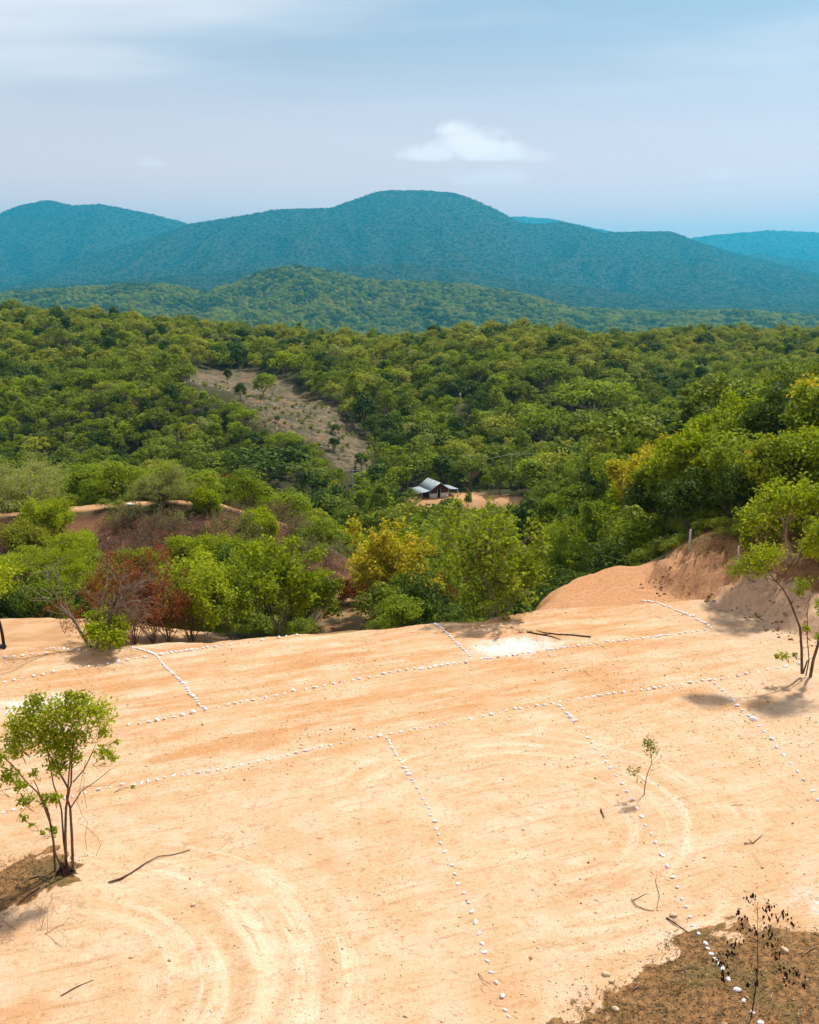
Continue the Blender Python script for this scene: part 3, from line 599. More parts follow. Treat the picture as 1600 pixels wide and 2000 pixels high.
# the small tree left standing on the near left of the clearing
def near_left_tree():
    b = at(126, 1703); H = height_at(b, 300); rng = R_(11)
    tubes, tips, cl = [], [], []
    # stems traced as they fork: (points in picture pixels), depth wobble in metres
    stems = [([(108, 1700), (112, 1650), (105, 1600), (97, 1575), (85, 1560), (68, 1545), (45, 1515), (20, 1495)], 0.10, 0.042), ([(122, 1698), (115, 1665), (113, 1610), (105, 1575), (97, 1540), (93, 1525)], -0.3, 0.036),
             ([(130, 1695), (132, 1640), (137, 1590), (142, 1562), (128, 1535), (112, 1505), (98, 1480), (80, 1440)], 0.25, 0.05), ([(142, 1697), (146, 1640), (147, 1585), (142, 1565), (155, 1540), (160, 1500), (168, 1455), (180, 1420)], -0.15, 0.05),
             ([(147, 1588), (160, 1570), (175, 1548), (200, 1530), (225, 1512), (238, 1500)], -0.5, 0.024), ([(130, 1695), (128, 1650), (124, 1600), (118, 1580), (110, 1560), (100, 1510), (98, 1450), (110, 1415)], 0.5, 0.036),
             ([(155, 1540), (178, 1515), (200, 1480), (215, 1450), (222, 1430)], -0.4, 0.024), ([(137, 1600), (150, 1500), (140, 1450), (158, 1400)], 0.2, 0.03), ([(93, 1560), (60, 1590), (52, 1605)], -0.3, 0.010), ([(113, 1640), (98, 1632), (90, 1636)], -0.2, 0.010), ([(68, 1545), (30, 1555), (10, 1560)], 0.0, 0.012), ([(160, 1560), (185, 1540), (230, 1532), (262, 1508)], -0.5, 0.010)]
    q = math.hypot(b[1], CAMZ-b[2])/F
    def loc(p, dy): return np.array([(p[0]-126)*q, dy, max((1703-p[1])*q/0.90, -0.3)])
    for pts, dy, r in stems:
        n = len(pts); P3 = np.array([loc(p, dy*(i/(n-1))**0.8*1.6) for i, p in enumerate(pts)]); P3 = P3 + rng.normal(0, 0.015, P3.shape)
        tubes.append((P3, np.linspace(r, r*0.35, n), 6))
    blobs = [(150, 1420, 38, 0.55), (95, 1430, 42, 0.6), (65, 1465, 30, 0.5), (205, 1420, 34, 0.5), (180, 1395, 18, .3), (160, 1390, 12, 0.2), (120, 1465, 40, 0.6), (165, 1460, 26, 0.5), (215, 1455, 14, 0.3), (60, 1440, 18, 0.4), (55, 1490, 16, 0.3),
             (20, 1498, 20, 0.3), (12, 1500, 14, .3), (38, 1530, 20, 0.35), (58, 1548, 16, 0.3), (8, 1555, 7, 0.15), (65, 1575, 14, 0.25), (100, 1572, 14, 0.25), (120, 1570, 13, 0.25), (130, 1510, 22, 0.4), (215, 1490, 17, 0.35), (230, 1500, 8, 0.2), (85, 1525, 9, 0.2), (60, 1605, 8, 0.15), (72, 1618, 5, 0.1), (110, 1627, 9, 0.15), (92, 1633, 4, 0.08), (145, 1482, 26, 0.5), (165, 1500, 12, 0.2), (238, 1470, 5, 0.1), (100, 1400, 18, 0.3), (262, 1550, 4, 0.1)]
    g = Geo(); 
    for (x, y, r, d) in blobs:
        m = int(r*r*0.55)+8; c = loc((x, y), 0) + np.clip(rng.normal(0, 0.5, (m, 3)), -1.05, 1.05)*[r*q, d, r*q*0.75]
        g.leaves(c, rng.normal(size=(m, 3)) + [0, 0, 0.9], np.full(m, 0.14), np.clip(rng.uniform(0.1, 0.7) + rng.normal(0, 0.22, m), 0, 1), rng, 0.5)
        k = max(2, int(r/7))
        for i in range(k): e = c[rng.randint(m)]; s_ = loc((x + (126-x)*0.25, y+r*0.9+6), 0); tubes.append((np.array([s_, (s_+e)/2 + rng.normal(0, 0.05, 3), e]), np.array([0.012, 0.008, 0.004]), 3))
    root = Geo()
    for k in range(26): a = rng.uniform(0, 6.28); l = rng.uniform(0.15, 0.5); root.tube([(0.10*math.cos(a), 0.08*math.sin(a), rng.uniform(0.15, 0.4)), (0.16*math.cos(a), 0.14*math.sin(a), 0.10), ((0.18+l*0.6)*math.cos(a), (0.16+l*0.5)*math.sin(a), -0.1)], [0.03, 0.03, 0.01], 5)
    e = plant('small_tree', 'small green many-stemmed tree standing alone on bare sand, dark roots at its foot', 'tree', b, wood_mesh(tubes, BK['brown']), g.mesh('crown', LM['bright']))
    obj('root', root.mesh('root', BK['dark'], True), e)
    vine = Geo(); v0 = loc((168, 1560), -0.5)
    for pts in ([(168, 1560), (175, 1585), (185, 1600), (178, 1625), (180, 1650)], [(175, 1590), (165, 1600), (178, 1605), (200, 1625), (205, 1640), (195, 1660)], [(185, 1510), (182, 1545), (185, 1575)], [(190, 1490), (178, 1530), (170, 1560)]):
        vine.tube([loc(p, -0.5) for p in pts], [0.008]*len(pts), 3)
    obj('hanging_twig', vine.mesh('hanging_twig', BK['dry'], True), e)
near_left_tree()

# sapling and the withered shrub on the near plots
def sapling():
    b = at(1258, 1552); q = math.hypot(b[1], CAMZ-b[2])/F; rng = R_(5); g = Geo(); w = Geo()
    def loc(x, y, d=0.0): return np.array([(x-1258)*q, d, (1552-y)*q/0.9])
    w.tube([loc(1258, 1560), loc(1259, 1535), loc(1262, 1515), loc(1269, 1495), loc(1268, 1480), loc(1264, 1462)], [0.022, 0.02, 0.016, 0.013, 0.01, 0.005], 5)
    for p in ([(1258, 1528), (1252, 1523), (1243, 1515), (1232, 1508)], [(1269, 1493), (1280, 1480), (1284, 1462)], [(1269, 1497), (1283, 1487), (1290, 1482)], [(1267, 1508), (1280, 1503), (1287, 1499)], [(1245, 1517), (1243, 1525)]): w.tube([loc(*k, rng.normal(0, .05)) for k in p], np.linspace(0.01, 0.004, len(p)), 4)
    for (x, y, r, m) in ((1264, 1460, 10, 110), (1266, 1472, 9, 70), (1258, 1455, 6, 40), (1236, 1510, 7, 45), (1228, 1505, 4, 14), (1244, 1505, 4, 12), (1275, 1470, 5, 18), (1243, 1527, 3, 6), (1250, 1528, 2, 4)):
        c = loc(x, y) + np.clip(rng.normal(0, 0.6, (m, 3)), -1.2, 1.2)*[r*q, r*q, r*q]
        g.leaves(c, rng.normal(size=(m, 3)) + [0, 0, 0.5], np.full(m, 0.10), rng.uniform(0.1, 0.8, m), rng, 0.5)
    plant('sapling', 'thin leafy sapling with a side shoot growing beside the stone line', 'sapling', b, w.mesh('trunk', BK['brown'], True), g.mesh('crown', LM['green']))
sapling()
def withered():
    b = at(1467, 1992); q = math.hypot(b[1], CAMZ-b[2])/F; rng = R_(6); g = Geo(); w = Geo()
    def loc(x, y, d=0.0): return np.array([(x-1467)*q, d, (1992-y)*q/0.86])
    w.tube([loc(1466, 2000), loc(1470, 1950), loc(1472, 1905), loc(1467, 1860), loc(1464, 1820), loc(1462, 1795)], [0.02, 0.018, 0.014, 0.010, 0.007, 0.004], 5)
    cl = [(1450, 1793, 5), (1461, 1795, 4), (1480, 1800, 6), (1478, 1812, 6), (1500, 1812, 6), (1512, 1818, 5), (1521, 1822, 3), (1439, 1818, 6), (1427, 1808, 2), (1442, 1842, 7), (1460, 1845, 5), (1485, 1830, 6), (1488, 1850, 7), (1437, 1868, 6), (1490, 1868, 6), (1503, 1884, 6), (1512, 1910, 6), (1530, 1905, 5), (1544, 1917, 4), (1526, 1925, 5), (1550, 1927, 3), (1475, 1920, 4), (1472, 1930, 3), (1461, 1938, 3), (1430, 1870, 5), (1410, 1880, 6), (1398, 1890, 5), (1408, 1900, 4), (1409, 1913, 3), (1418, 1870, 4), (1507, 1898, 4)]
    for (x, y, r) in cl:
        d = rng.normal(0, 0.15); s_ = loc(1467, min(y+26+0.3*abs(x-1467), 1985)); w.tube([s_, (s_+loc(x, y-6, d))/2 + [0, 0, -0.05], loc(x, y-6, d)], [0.005, 0.0035, 0.002], 3)
        m = 4+int(1.4*r); c = loc(x, y, d) + rng.normal(0, 0.9, (m, 3))*[r*q, r*q*1.2, r*q]
        g.leaves(c, rng.normal(size=(m, 3))*[1, 1, 0.3], np.full(m, 0.125), rng.uniform(0, 1, m), rng, 0.5, np.array([0, 0, -2.0])[None, :].repeat(m, 0))
    plant('withered_shrub', 'withered shrub with drooping blackened leaves on dark soil', 'shrub', b, w.mesh('trunk', BK['dark'], True), g.mesh('crown', LM['dead']))
withered()
_twigs = {}
def twig_bush(name, label, px, py, ph, seed, bark='dry', stems=3, group=None, spread=0.6, r=0.012, nch=(3, 3, 2), crown=None, minr=0.004, share=None):
    b = at(px, py); H = height_at(b, ph)
    if share is None or share not in _twigs:
        rng = R_(seed); tubes, tips = grow(rng, stems, spread, H*0.7, r, 3, nch, (0.6, 0.7, 0.7), (0.65, 0.6, 0.6), 0.14, (0.02, 0.02, 0.02, 0), (0.25, 0.25, 0.2), 2, None, 5, 0.03)
        k = H/tips[:, 2].max(); _twigs[share] = (wood_mesh([(p*k, rr, s) for p, rr, s in tubes], BK[bark], minr), foliage_mesh(rng, tips*k, crown[1], crown[2], crown[3], LM[crown[0]]) if crown else None, H)
    t, c, h0 = _twigs[share]; return plant(name, label, 'shrub', b, t, c, rz=seed*1.3, sc=H/h0, group=group)
twig_bush('dry_shrub', 'leafless dry twig bush lying on sand below the lone small tree', 66, 1822, 75, 31, stems=4, spread=0.9)

# the two-stemmed tree at the right edge of the clearing
def right_tree():
    b = at(1578, 1322); q = math.hypot(b[1], CAMZ-b[2])/F; rng = R_(8); g = Geo(); tubes = []
    def loc(x, y, d=0.0): return np.array([(x-1578)*q, d, (1322-y)*q/0.93])
    st = [([(1566, 1316), (1562, 1270), (1556, 1230), (1535, 1185), (1518, 1158), (1504, 1145), (1490, 1130)], 0.075, 0.3), ([(1582, 1330), (1585, 1290), (1592, 1255), (1600, 1215), (1602, 1170), (1594, 1120), (1588, 1090)], 0.085, -0.2), ([(1574, 1320), (1578, 1290), (1572, 1250), (1568, 1200), (1572, 1170)], 0.035, 0.2),
          ([(1504, 1145), (1506, 1130), (1500, 1112), (1480, 1100)], 0.025, 0.5), ([(1535, 1185), (1545, 1165), (1552, 1140)], 0.02, 0.2), ([(1504, 1145), (1475, 1135), (1440, 1128)], 0.022, 0.4), ([(1565, 1290), (1545, 1282), (1525, 1280)], 0.012, -0.2), ([(1600, 1200), (1620, 1150), (1640, 1100)], 0.04, 0.1), ([(1594, 1120), (1575, 1090), (1570, 1065)], 0.02, 0.2), ([(1596, 1110), (1610, 1075), (1612, 1050)], 0.02, -0.2), ([(1568, 1316), (1574, 1292), (1583, 1285)], 0.05, 0)]
    for pts, r, dy in st:
        n = len(pts); tubes.append((np.array([loc(*p, dy*i/(n-1)) for i, p in enumerate(pts)]), np.linspace(r, r*0.35, n), 7))
    for (x, y, r, m, dy) in ((1562, 1085, 22, 170, .1), (1582, 1045, 24, 200, 0), (1605, 1030, 26, 200, 0), (1480, 1100, 30, 260, .4), (1450, 1115, 24, 170, .4), (1430, 1128, 16, 90, .4), (1470, 1125, 20, 120, .3), (1500, 1098, 18, 110, .5), (1555, 1150, 16, 80, .2), (1548, 1165, 9, 40, .1), (1590, 1075, 30, 300, 0), (1575, 1060, 20, 150, .2), (1615, 1060, 30, 250, -.1), (1600, 1100, 20, 120, 0), (1640, 1090, 30, 200, .1), (1585, 1185, 10, 50, -.2), (1595, 1200, 10, 60, -.2), (1568, 1232, 7, 36, .1), (1590, 1245, 8, 40, -.2), (1525, 1279, 10, 40, -.2), (1512, 1281, 5, 14, -.2), (1545, 1278, 6, 18, -.2), (1600, 1140, 12, 60, 0)):
        m = int(m*1.9); c = loc(x, y, dy) + np.clip(rng.normal(0, 0.55, (m, 3)), -1.2, 1.2)*[r*q, r*q, r*q*0.75]
        g.leaves(c, rng.normal(size=(m, 3)) + [0, 0, 0.9], np.full(m, 0.17), np.clip(rng.uniform(0.3, 0.7) + rng.normal(0, 0.2, m), 0, 1), rng, 0.5)
        for i in range(3): s_ = loc(x+(1578-x)*0.2, y+r+4, dy); e = c[rng.randint(m)]; tubes.append((np.array([s_, (s_+e)/2, e]), np.array([0.016, 0.01, 0.005]), 3))
    plant('leaning_tree', 'two-stemmed tree with one stem leaning out over the sand, beside the cut bank', 'tree', b, wood_mesh(tubes, BK['brown']), g.mesh('crown', LM['bright']))
right_tree()

# trees along the far edge of the pad
put('broadleaf_tree', 'yellowing broadleaf tree with many pale stems rising from the pad edge', 'tree', 756, 1224, 215, seed=21, stems=6, mat=LM['yellow'], bark=BK['pale'], per=5, size=0.29, spread_l=0.18, spread=0.17, r=0.07, lr=0.75, nch=(6, 4, 3), ang=(0.45, 0.6, 0.75), start=(0.3, 0.2, 0.2))
put('broadleaf_tree', 'green broadleaf tree with a pale slanting trunk behind the line of white stones', 'tree', 925, 1214, 225, seed=22, stems=5, mat=LM['green'], bark=BK['pale'], per=4, size=0.28, spread_l=0.20, spread=0.46, r=0.085, lr=0.75, start=(0.18, 0.2, 0.2), nch=(6, 4, 3))
put('broadleaf_tree', 'slender pale-stemmed tree between the yellowing tree and the slanting trunk', 'tree', 884, 1215, 205, seed=124, stems=3, mat=LM['bright'], bark=BK['pale'], per=4, size=0.27, spread_l=0.18, spread=0.16, r=0.075, lr=0.75, ang=(0.5, 0.6, 0.75), lean=(0.1, 0, 0))
put('broadleaf_tree', 'slender tree with a pale leaning trunk nearest the red earth mound', 'tree', 962, 1210, 222, seed=127, stems=2, mat=LM['green'], bark=BK['pale'], per=4, size=0.27, spread_l=0.19, spread=0.14, r=0.095, lr=0.75, ang=(0.5, 0.6, 0.75), lean=(0.06, 0.1, 0), start=(0.4, 0.2, 0.2))
put('broadleaf_tree', 'low leafy tree filling in beside the yellowing tree at the pad edge', 'tree', 850, 1214, 105, seed=122, stems=5, mat=LM['green'], bark=BK['pale'], per=4, size=0.26, spread_l=0.20, spread=0.45, r=0.05, lr=0.75)
put('broadleaf_tree', 'low leafy tree close to the red earth mound', 'tree', 985, 1206, 150, seed=123, stems=5, mat=LM['green'], bark=BK['pale'], per=4, size=0.26, spread_l=0.20, spread=0.4, r=0.05, lr=0.75)
put('broadleaf_tree', 'tall green tree with slanting pale stems left of the valley track', 'tree', 545, 1240, 195, seed=23, stems=6, mat=LM['bright'], bark=BK['pale'], per=5, size=0.26, spread_l=0.19, spread=0.30, r=0.06, lr=0.7)
put('broadleaf_tree', 'dense low tree hanging over the valley track', 'tree', 600, 1232, 120, seed=24, stems=6, mat=LM['green'], bark=BK['grey'], per=6, size=0.25, spread_l=0.20, spread=0.5, r=0.045)
put('broadleaf_tree', 'thin crooked tree leaning over the red earth mound', 'tree', 1092, 1142, 140, seed=25, stems=3, mat=LM['green'], bark=BK['grey'], per=9, size=0.22, spread_l=0.24, spread=0.3, lean=(-0.1, 0, 0), r=0.05)
put('leafy_shrub', 'dense bright green shrub right of the tangle of dry vines', 'shrub', 375, 1252, 170, seed=26, stems=7, mat=LM['bright'], bark=BK['grey'], per=5, size=0.21, spread_l=0.20, spread=0.38, r=0.04)
put('leafy_shrub', 'leafy shrub between the dense bright shrub and the tall pale-stemmed tree', 'shrub', 455, 1248, 150, seed=27, stems=6, mat=LM['green'], bark=BK['grey'], per=5, size=0.22, spread_l=0.20, spread=0.38, r=0.04)
put('broadleaf_tree', 'dark-trunked tree cut by the left edge of the picture', 'tree', 8, 1268, 175, seed=28, stems=1, mat=LM['bright'], bark=BK['dark'], per=12, size=0.19, spread_l=0.26, spread=0.05, r=0.11, nch=(6, 4, 3), start=(0.6, 0.3, 0.2), lean=(-0.1, 0, 0))
put('bare_tree', 'bare grey forked tree with a dark burnt foot on the pad edge', 'tree', 182, 1266, 190, seed=29, stems=3, mat=LM['green'], bark=BK['grey'], per=1, size=0.10, spread_l=0.1, spread=0.42, r=0.085, nch=(4, 4, 3), keep=0.05, wander=0.16, ang=(0.55, 0.65, 0.7), ratio=(0.7, 0.65, 0.6))
put('leafy_shrub', 'low green sprout at the foot of the bare grey tree', 'shrub', 216, 1264, 60, seed=129, stems=5, mat=LM['bright'], bark=BK['brown'], per=7, size=0.17, spread_l=0.16, spread=0.5, r=0.03, keep=0.6)
put('sapling', 'thin pale sapling with few leaves at the edge of the pad', 'sapling', 408, 1254, 80, seed=30, stems=2, mat=LM['bright'], bark=BK['pale'], per=2, size=0.16, spread_l=0.12, spread=0.3, r=0.03, nch=(3, 3, 2))
for i, (px, py, ph, sd, bk, cr, lab) in enumerate((
    (262, 1258, 195, 41, 'rust', ('rust', 5, 0.14, 0.12), 'tall heap of rust-red dead vines beside the bare grey tree'),
    (300, 1256, 150, 42, 'dry', None, 'brown leafless tangle of stems at the foot of the rust-red vines'),
    (240, 1262, 130, 43, 'dry', None, 'grey-brown leafless stems between bare grey tree and rust-red vines'),
    (330, 1252, 110, 44, 'dry', ('rust', 1, 0.1, 0.1), 'low dry thicket in front of the dense bright green shrub'))):
    twig_bush('dry_shrub', lab, px, py, ph, sd, bk, 11, None, 0.35, 0.03, (5, 4, 3), cr, 0.012)
put('feathery_tree', 'wide feathery green tree behind the lower sandy terrace at left', 'tree', 120, 1198, 150, seed=45, stems=2, mat=LM['bright'], bark=BK['grey'], per=26, size=0.13, spread_l=0.30, spread=0.4, r=0.08, nch=(6, 5, 3), flat=0.45, squash=0.4, ang=(0.9, 0.9, 0.9), ratio=(0.8, 0.65, 0.6), start=(0.5, 0.3, 0.2))
put('feathery_tree', 'feathery green tree next to the dark-trunked tree at the left edge', 'tree', 40, 1200, 125, seed=46, stems=2, mat=LM['bright'], bark=BK['grey'], per=22, size=0.13, spread_l=0.28, spread=0.4, r=0.07, nch=(5, 5, 3), flat=0.45, squash=0.4, ang=(0.9, 0.9, 0.9), ratio=(0.8, 0.65, 0.6), start=(0.5, 0.3, 0.2))
put('broadleaf_tree', 'airy bright green tree with pale forked limbs on the rim of the cut bank', 'tree', 1542, 1106, 175, seed=128, stems=4, mat=LM['bright'], bark=BK['pale'], per=4, size=0.24, spread_l=0.20, spread=0.34, r=0.07, lr=0.7, start=(0.45, 0.25, 0.2))
put('broadleaf_tree', 'thin pale-stemmed young tree on the bank above the leaning tree', 'tree', 1478, 1096, 120, seed=126, stems=3, mat=LM['bright'], bark=BK['pale'], per=4, size=0.23, spread_l=0.18, spread=0.3, r=0.05, lr=0.7, start=(0.4, 0.25, 0.2))
# ---------------------------------------------------------------- the burnt spur and the bank wood: hand-placed plants
put('feathery_tree', 'pale feathery tree with dark forked trunk standing on the spur road', 'tree', 314, 998, 92, seed=51, stems=3, mat=LM['pale'], bark=BK['grey'], per=12, size=0.16, spread_l=0.30, spread=0.35, r=0.11, nch=(6, 5, 4), flat=0.3, squash=0.4, ang=(0.8, 0.8, 0.8), ratio=(0.85, 0.65, 0.6), start=(0.35, 0.25, 0.2), keep=0.8)
put('feathery_tree', 'pale wispy tree at the left end of the spur road', 'tree', 55, 1012, 120, seed=52, stems=3, mat=LM['pale'], bark=BK['pale'], per=9, size=0.17, spread_l=0.32, spread=0.4, r=0.10, nch=(6, 5, 4), flat=0.3, squash=0.5, ang=(0.8, 0.8, 0.8), ratio=(0.85, 0.65, 0.6), start=(0.3, 0.25, 0.2), keep=0.8)
for (px, py, ph, sd, m, lab) in ((95, 1052, 75, 53, 'bright', 'bright green bush below the pale wispy tree'), (60, 1090, 70, 54, 'olive', 'dull green bush low on the burnt slope at left'), (400, 1000, 40, 55, 'bright', 'bright green bush on the crest of the burnt spur'), (508, 1050, 50, 56, 'bright', 'rounded bright green bush on the right flank of the burnt spur'),
                                 (440, 978, 48, 57, 'rust', 'rust-red bush behind the crest of the burnt spur'), (600, 1075, 40, 58, 'shrub', 'low green bush on the steep end of the burnt spur'), (360, 1105, 50, 59, 'bright', 'green bush below the white stones on the burnt slope'), (150, 1100, 60, 60, 'bright', 'spreading green bush below the burnt slope'), (425, 1140, 90, 61, 'bright', 'tall green bush between burnt slope and dense bright shrub'), (470, 1150, 100, 63, 'green', 'dark green bush behind the tall pale-stemmed tree'), (300, 1140, 60, 64, 'green', 'green bush behind the rust-red vines')):
    put('leafy_bush', lab, 'bush', px, py, ph, seed=sd, stems=6, mat=LM[m], bark=BK['grey'], per=16, size=0.19, spread_l=0.28, spread=0.6, r=0.04)
_rb = R_(70)
_BR = ([(250, 1030, 50), (215, 1050, 40), (300, 1055, 55), (335, 1035, 45), (370, 1060, 50), (420, 1040, 45), (455, 1060, 55), (470, 1020, 40), (560, 1060, 55), (590, 1100, 60), (620, 1130, 60), (550, 1110, 60), (500, 1090, 50), (430, 1095, 55), (400, 1120, 60), (640, 1095, 45), (190, 1090, 50), (25, 1050, 50), (120, 1130, 55), (535, 1020, 45), (350, 1000, 30), (583, 1045, 40), (660, 1150, 50), (10, 1100, 50), (60, 1150, 45), (230, 1110, 60), (270, 1086, 60)])
for i, (px, py, ph) in enumerate(_BR):
    twig_bush('dry_shrub', 'leafless brush bush, %s from the left on the burnt spur' % nth(sorted(q[0] for q in _BR).index(px)+1), px, py, ph*1.15, 200+i, 'dry' if i % 3 else 'grey', 10, 'leafless brush on the burnt spur', 0.75, 0.022, (4, 4, 3), ('pale' if i % 2 else 'olive', 1, 0.15, 0.12) if i % 3 == 0 else None, 0.012, i % 6 + 1)
# dead red leaves under the trees at the pad edge
for (px, py, ph, lab) in ((700, 1180, 60, 'orange-leaved dry shrub beside the valley track'), (880, 1196, 110, 'dark red dry shrub behind the pale slanting trunk'), (1015, 1185, 100, 'dark red dry shrub at the left foot of the red earth mound'), (820, 1190, 90, 'dark red dry shrub behind the yellowing tree')):
    twig_bush('dry_shrub', lab, px, py, ph, px, 'rust', 9, None, 0.6, 0.02, (4, 4, 3), ('rust', 5, 0.14, 0.15), 0.010)

# prototypes for the wood on the bank (65-130 m away)
def proto(fn): return fn()
BANK = []
for sd, m, bk, kw in ((81, 'yellow', 'pale', dict(stems=3, spread=0.3)), (82, 'green', 'grey', dict(stems=2, spread=0.3)), (83, 'bright', 'pale', dict(stems=3, spread=0.35)), (84, 'green', 'grey', dict(stems=4, spread=0.4)), (85, 'bright', 'grey', dict(stems=3, spread=0.3)), (86, 'dark', 'grey', dict(stems=4, spread=0.4))):
    t, c = bushy(sd, 7.0, mat=LM[m], bark=BK[bk], per=8, size=0.31, spread_l=0.27, levels=3, nch=(6, 5, 4), r=0.10, start=(0.35, 0.25, 0.2), ratio=(0.6, 0.6, 0.6), **kw); BANK.append((t, c, m))
_bank_trees = [  # px, py of base (hidden bases are found on the slope), height px, prototype, label
 (1262, 1050, 160, 0, 'yellow-green tree with a thin pale trunk left of the tallest fence post'),
 (1215, 1075, 130, 4, 'small bright tree standing behind the leftmost fence post'),
 (1320, 1020, 150, 3, 'dark leafy tree standing directly behind the cut bank'),
 (1360, 1040, 190, 2, 'bright spreading tree above the two tall fence posts'),
 (1420, 1045, 150, 1, 'green tree in the shade behind the right fence post'),
 (1500, 1060, 150, 0, 'yellow-topped tree with pale forked limbs above the leaning tree'),
 (1560, 1050, 170, 2, 'bright airy tree over the right end of the cut bank'),
 (1440, 1000, 170, 3, 'leafy green tree in the second row above the cut bank'),
 (1530, 985, 190, 5, 'dark tall tree rising behind the yellow-topped tree'),
 (1600, 1000, 220, 1, 'tall green tree cut by the right edge of the picture'),
 (1380, 965, 150, 4, 'bright tree on the wooded slope above the dark leafy tree'),
 (1480, 930, 150, 2, 'yellow-green tree near the top of the wooded slope at right'),
 (1585, 930, 160, 0, 'yellow-crowned tree topping the wood at the right edge'),
 (1310, 960, 110, 0, 'yellow-topped tree at the upper edge of the scrub slope'),
 (1430, 905, 90, 0, 'yellow flowering crown highest on the wooded slope'),
 (1170, 1085, 105, 1, 'green tree between the thin crooked tree and the leftmost fence post'),
 (1130, 1075, 90, 5, 'dark tree behind the thin crooked tree'),
 (1640, 1090, 200, 3, 'leafy tree just beyond the right edge above the bank'),
 (1545, 900, 120, 5, 'dark crown between the two yellow crowns at right'),
 (1060, 1060, 90, 4, 'bright green tree below the scrub slope'), (1010, 1070, 85, 1, 'green tree behind the pale slanting trunk')]
KEEP_OFF = []
for i, (px, py, ph, k, lab) in enumerate(_bank_trees):
    b = at(px, py); h = height_at(b, ph); q_ = unit(np.array([b[0], b[1]])); back = 7.5 if b[1] < 85 and px > 1190 else 0.0; xy = b[:2] + q_*back; b = np.array([xy[0], xy[1], ground_z(xy[:1], xy[1:2])[0]]); plant('wood_tree', lab, 'tree', b, BANK[k][0], BANK[k][1], i*1.7, h/7.0, 'trees in the wood above the bank'); KEEP_OFF.append((b[0], b[1], 2.5))

# ---------------------------------------------------------------- forest: prototypes for the valley and the slope beyond it
FP = {}
def fproto(key, seed, R, H, z0, nl, per, size, mat, bark, r=0.14, n=5, **kw):
    rng = R_(seed); c, C = lobes_mesh(rng, R, H, z0, nl, per, size, LM[mat], **kw); FP[key] = (limb_mesh(rng, C, z0+0.6, r, BK[bark], n), c, R, H)
fproto('round1', 101, 3.2, 6.2, 1.6, 17, 75, 0.46, 'green', 'grey')
fproto('round2', 102, 2.8, 5.6, 1.4, 14, 75, 0.44, 'shrub', 'grey', lobe=0.46)
fproto('olive1', 103, 3.5, 6.0, 1.8, 18, 70, 0.46, 'olive', 'pale', lobe=0.38)
fproto('olive2', 108, 3.0, 5.4, 1.4, 15, 70, 0.44, 'olive', 'pale', lobe=0.42, flat=0.8)
fproto('dark1', 104, 3.0, 6.6, 1.0, 18, 80, 0.46, 'dark', 'brown', lobe=0.44)
fproto('acacia1', 105, 4.6, 6.5, 2.6, 30, 80, 0.42, 'green', 'pale', 0.15, 9, lobe=0.32, flat=0.7)
fproto('bright1', 106, 2.8, 5.0, 1.2, 14, 70, 0.42, 'bright', 'pale', lobe=0.42)
fproto('pale1', 107, 3.2, 5.8, 1.8, 18, 42, 0.40, 'pale', 'pale', 0.12, 14, lobe=0.36)
fproto('bush1', 109, 1.8, 2.3, 0.3, 10, 55, 0.34, 'shrub', 'brown', 0.07, 4, lobe=0.5)
fproto('bush2', 110, 1.6, 2.6, 0.3, 9, 55, 0.34, 'bright', 'brown', 0.07, 4, lobe=0.5)
fproto('bush3', 111, 1.7, 2.0, 0.2, 9, 55, 0.34, 'olive', 'brown', 0.07, 4, lobe=0.5)
def far_crown(seed, m):
    rng = R_(seed); g = Geo(); nl = 12; C = np.stack([rng.normal(0, 2.3, nl), rng.normal(0, 2.3, nl), rng.uniform(3.0, 6.2, nl)], -1); per = 15; n = nl*per; d = unit(rng.normal(size=(n, 3)) + [0, 0, 0.5])
    g.leaves(np.repeat(C, per, 0) + d*rng.uniform(1.6, 2.8, (n, 1)), d*1.2 + rng.normal(0, 0.4, (n, 3)), np.full(n, 1.7), np.clip(np.repeat(rng.uniform(0.2, 0.8, nl), per) + rng.normal(0, 0.15, n), 0, 1), rng, 0.75)
    th = np.linspace(0, 2*np.pi, 8)[:7]; ring = [(4.6, -3.0), (5.0, 1.5), (4.0, 4.5), (1.6, 6.6)]; V = np.array([(r*math.cos(a)*rng.uniform(0.85, 1.15), r*math.sin(a)*rng.uniform(0.85, 1.15), z) for r, z in ring for a in th]); Q = np.array([(i*7+j, i*7+(j+1) % 7, (i+1)*7+(j+1) % 7, (i+1)*7+j) for i in range(3) for j in range(7)])
    g.V.append(V); g.Q.append(Q + g.n); g.n += len(V); g.T.append(np.full(len(Q), 0.25)); return g.mesh('crown', LM[m])
for k, (m, sd) in enumerate((('green', 121), ('olive', 122), ('shrub', 123), ('dark', 124), ('far_a', 125), ('far_b', 126))): FP['far%d' % k] = (None, far_crown(sd, m), 6.0, 8.5)
for k, (m, sd, R, H, nl) in enumerate((('green', 131, 2.7, 5.2, 15), ('bright', 132, 2.4, 4.8, 14), ('shrub', 133, 2.9, 4.6, 15), ('dark', 134, 2.5, 5.4, 14))): fproto('near%d' % k, sd, R, H, 1.0, nl, 190, 0.25, m, 'grey', 0.09, 6, lobe=0.42, inner=0.35)
fproto('low0', 135, 1.8, 2.2, 0.3, 10, 130, 0.21, 'shrub', 'brown', 0.05, 4, lobe=0.5)
fproto('low1', 136, 1.6, 2.4, 0.3, 9, 130, 0.21, 'green', 'brown', 0.05, 4, lobe=0.5)
fproto('broad1', 112, 4.6, 6.6, 2.2, 34, 60, 0.46, 'shrub', 'pale', 0.16, 10, lobe=0.30, flat=0.75)
fproto('broad2', 113, 4.2, 6.8, 2.4, 30, 60, 0.46, 'olive', 'pale', 0.16, 10, lobe=0.30, flat=0.85)
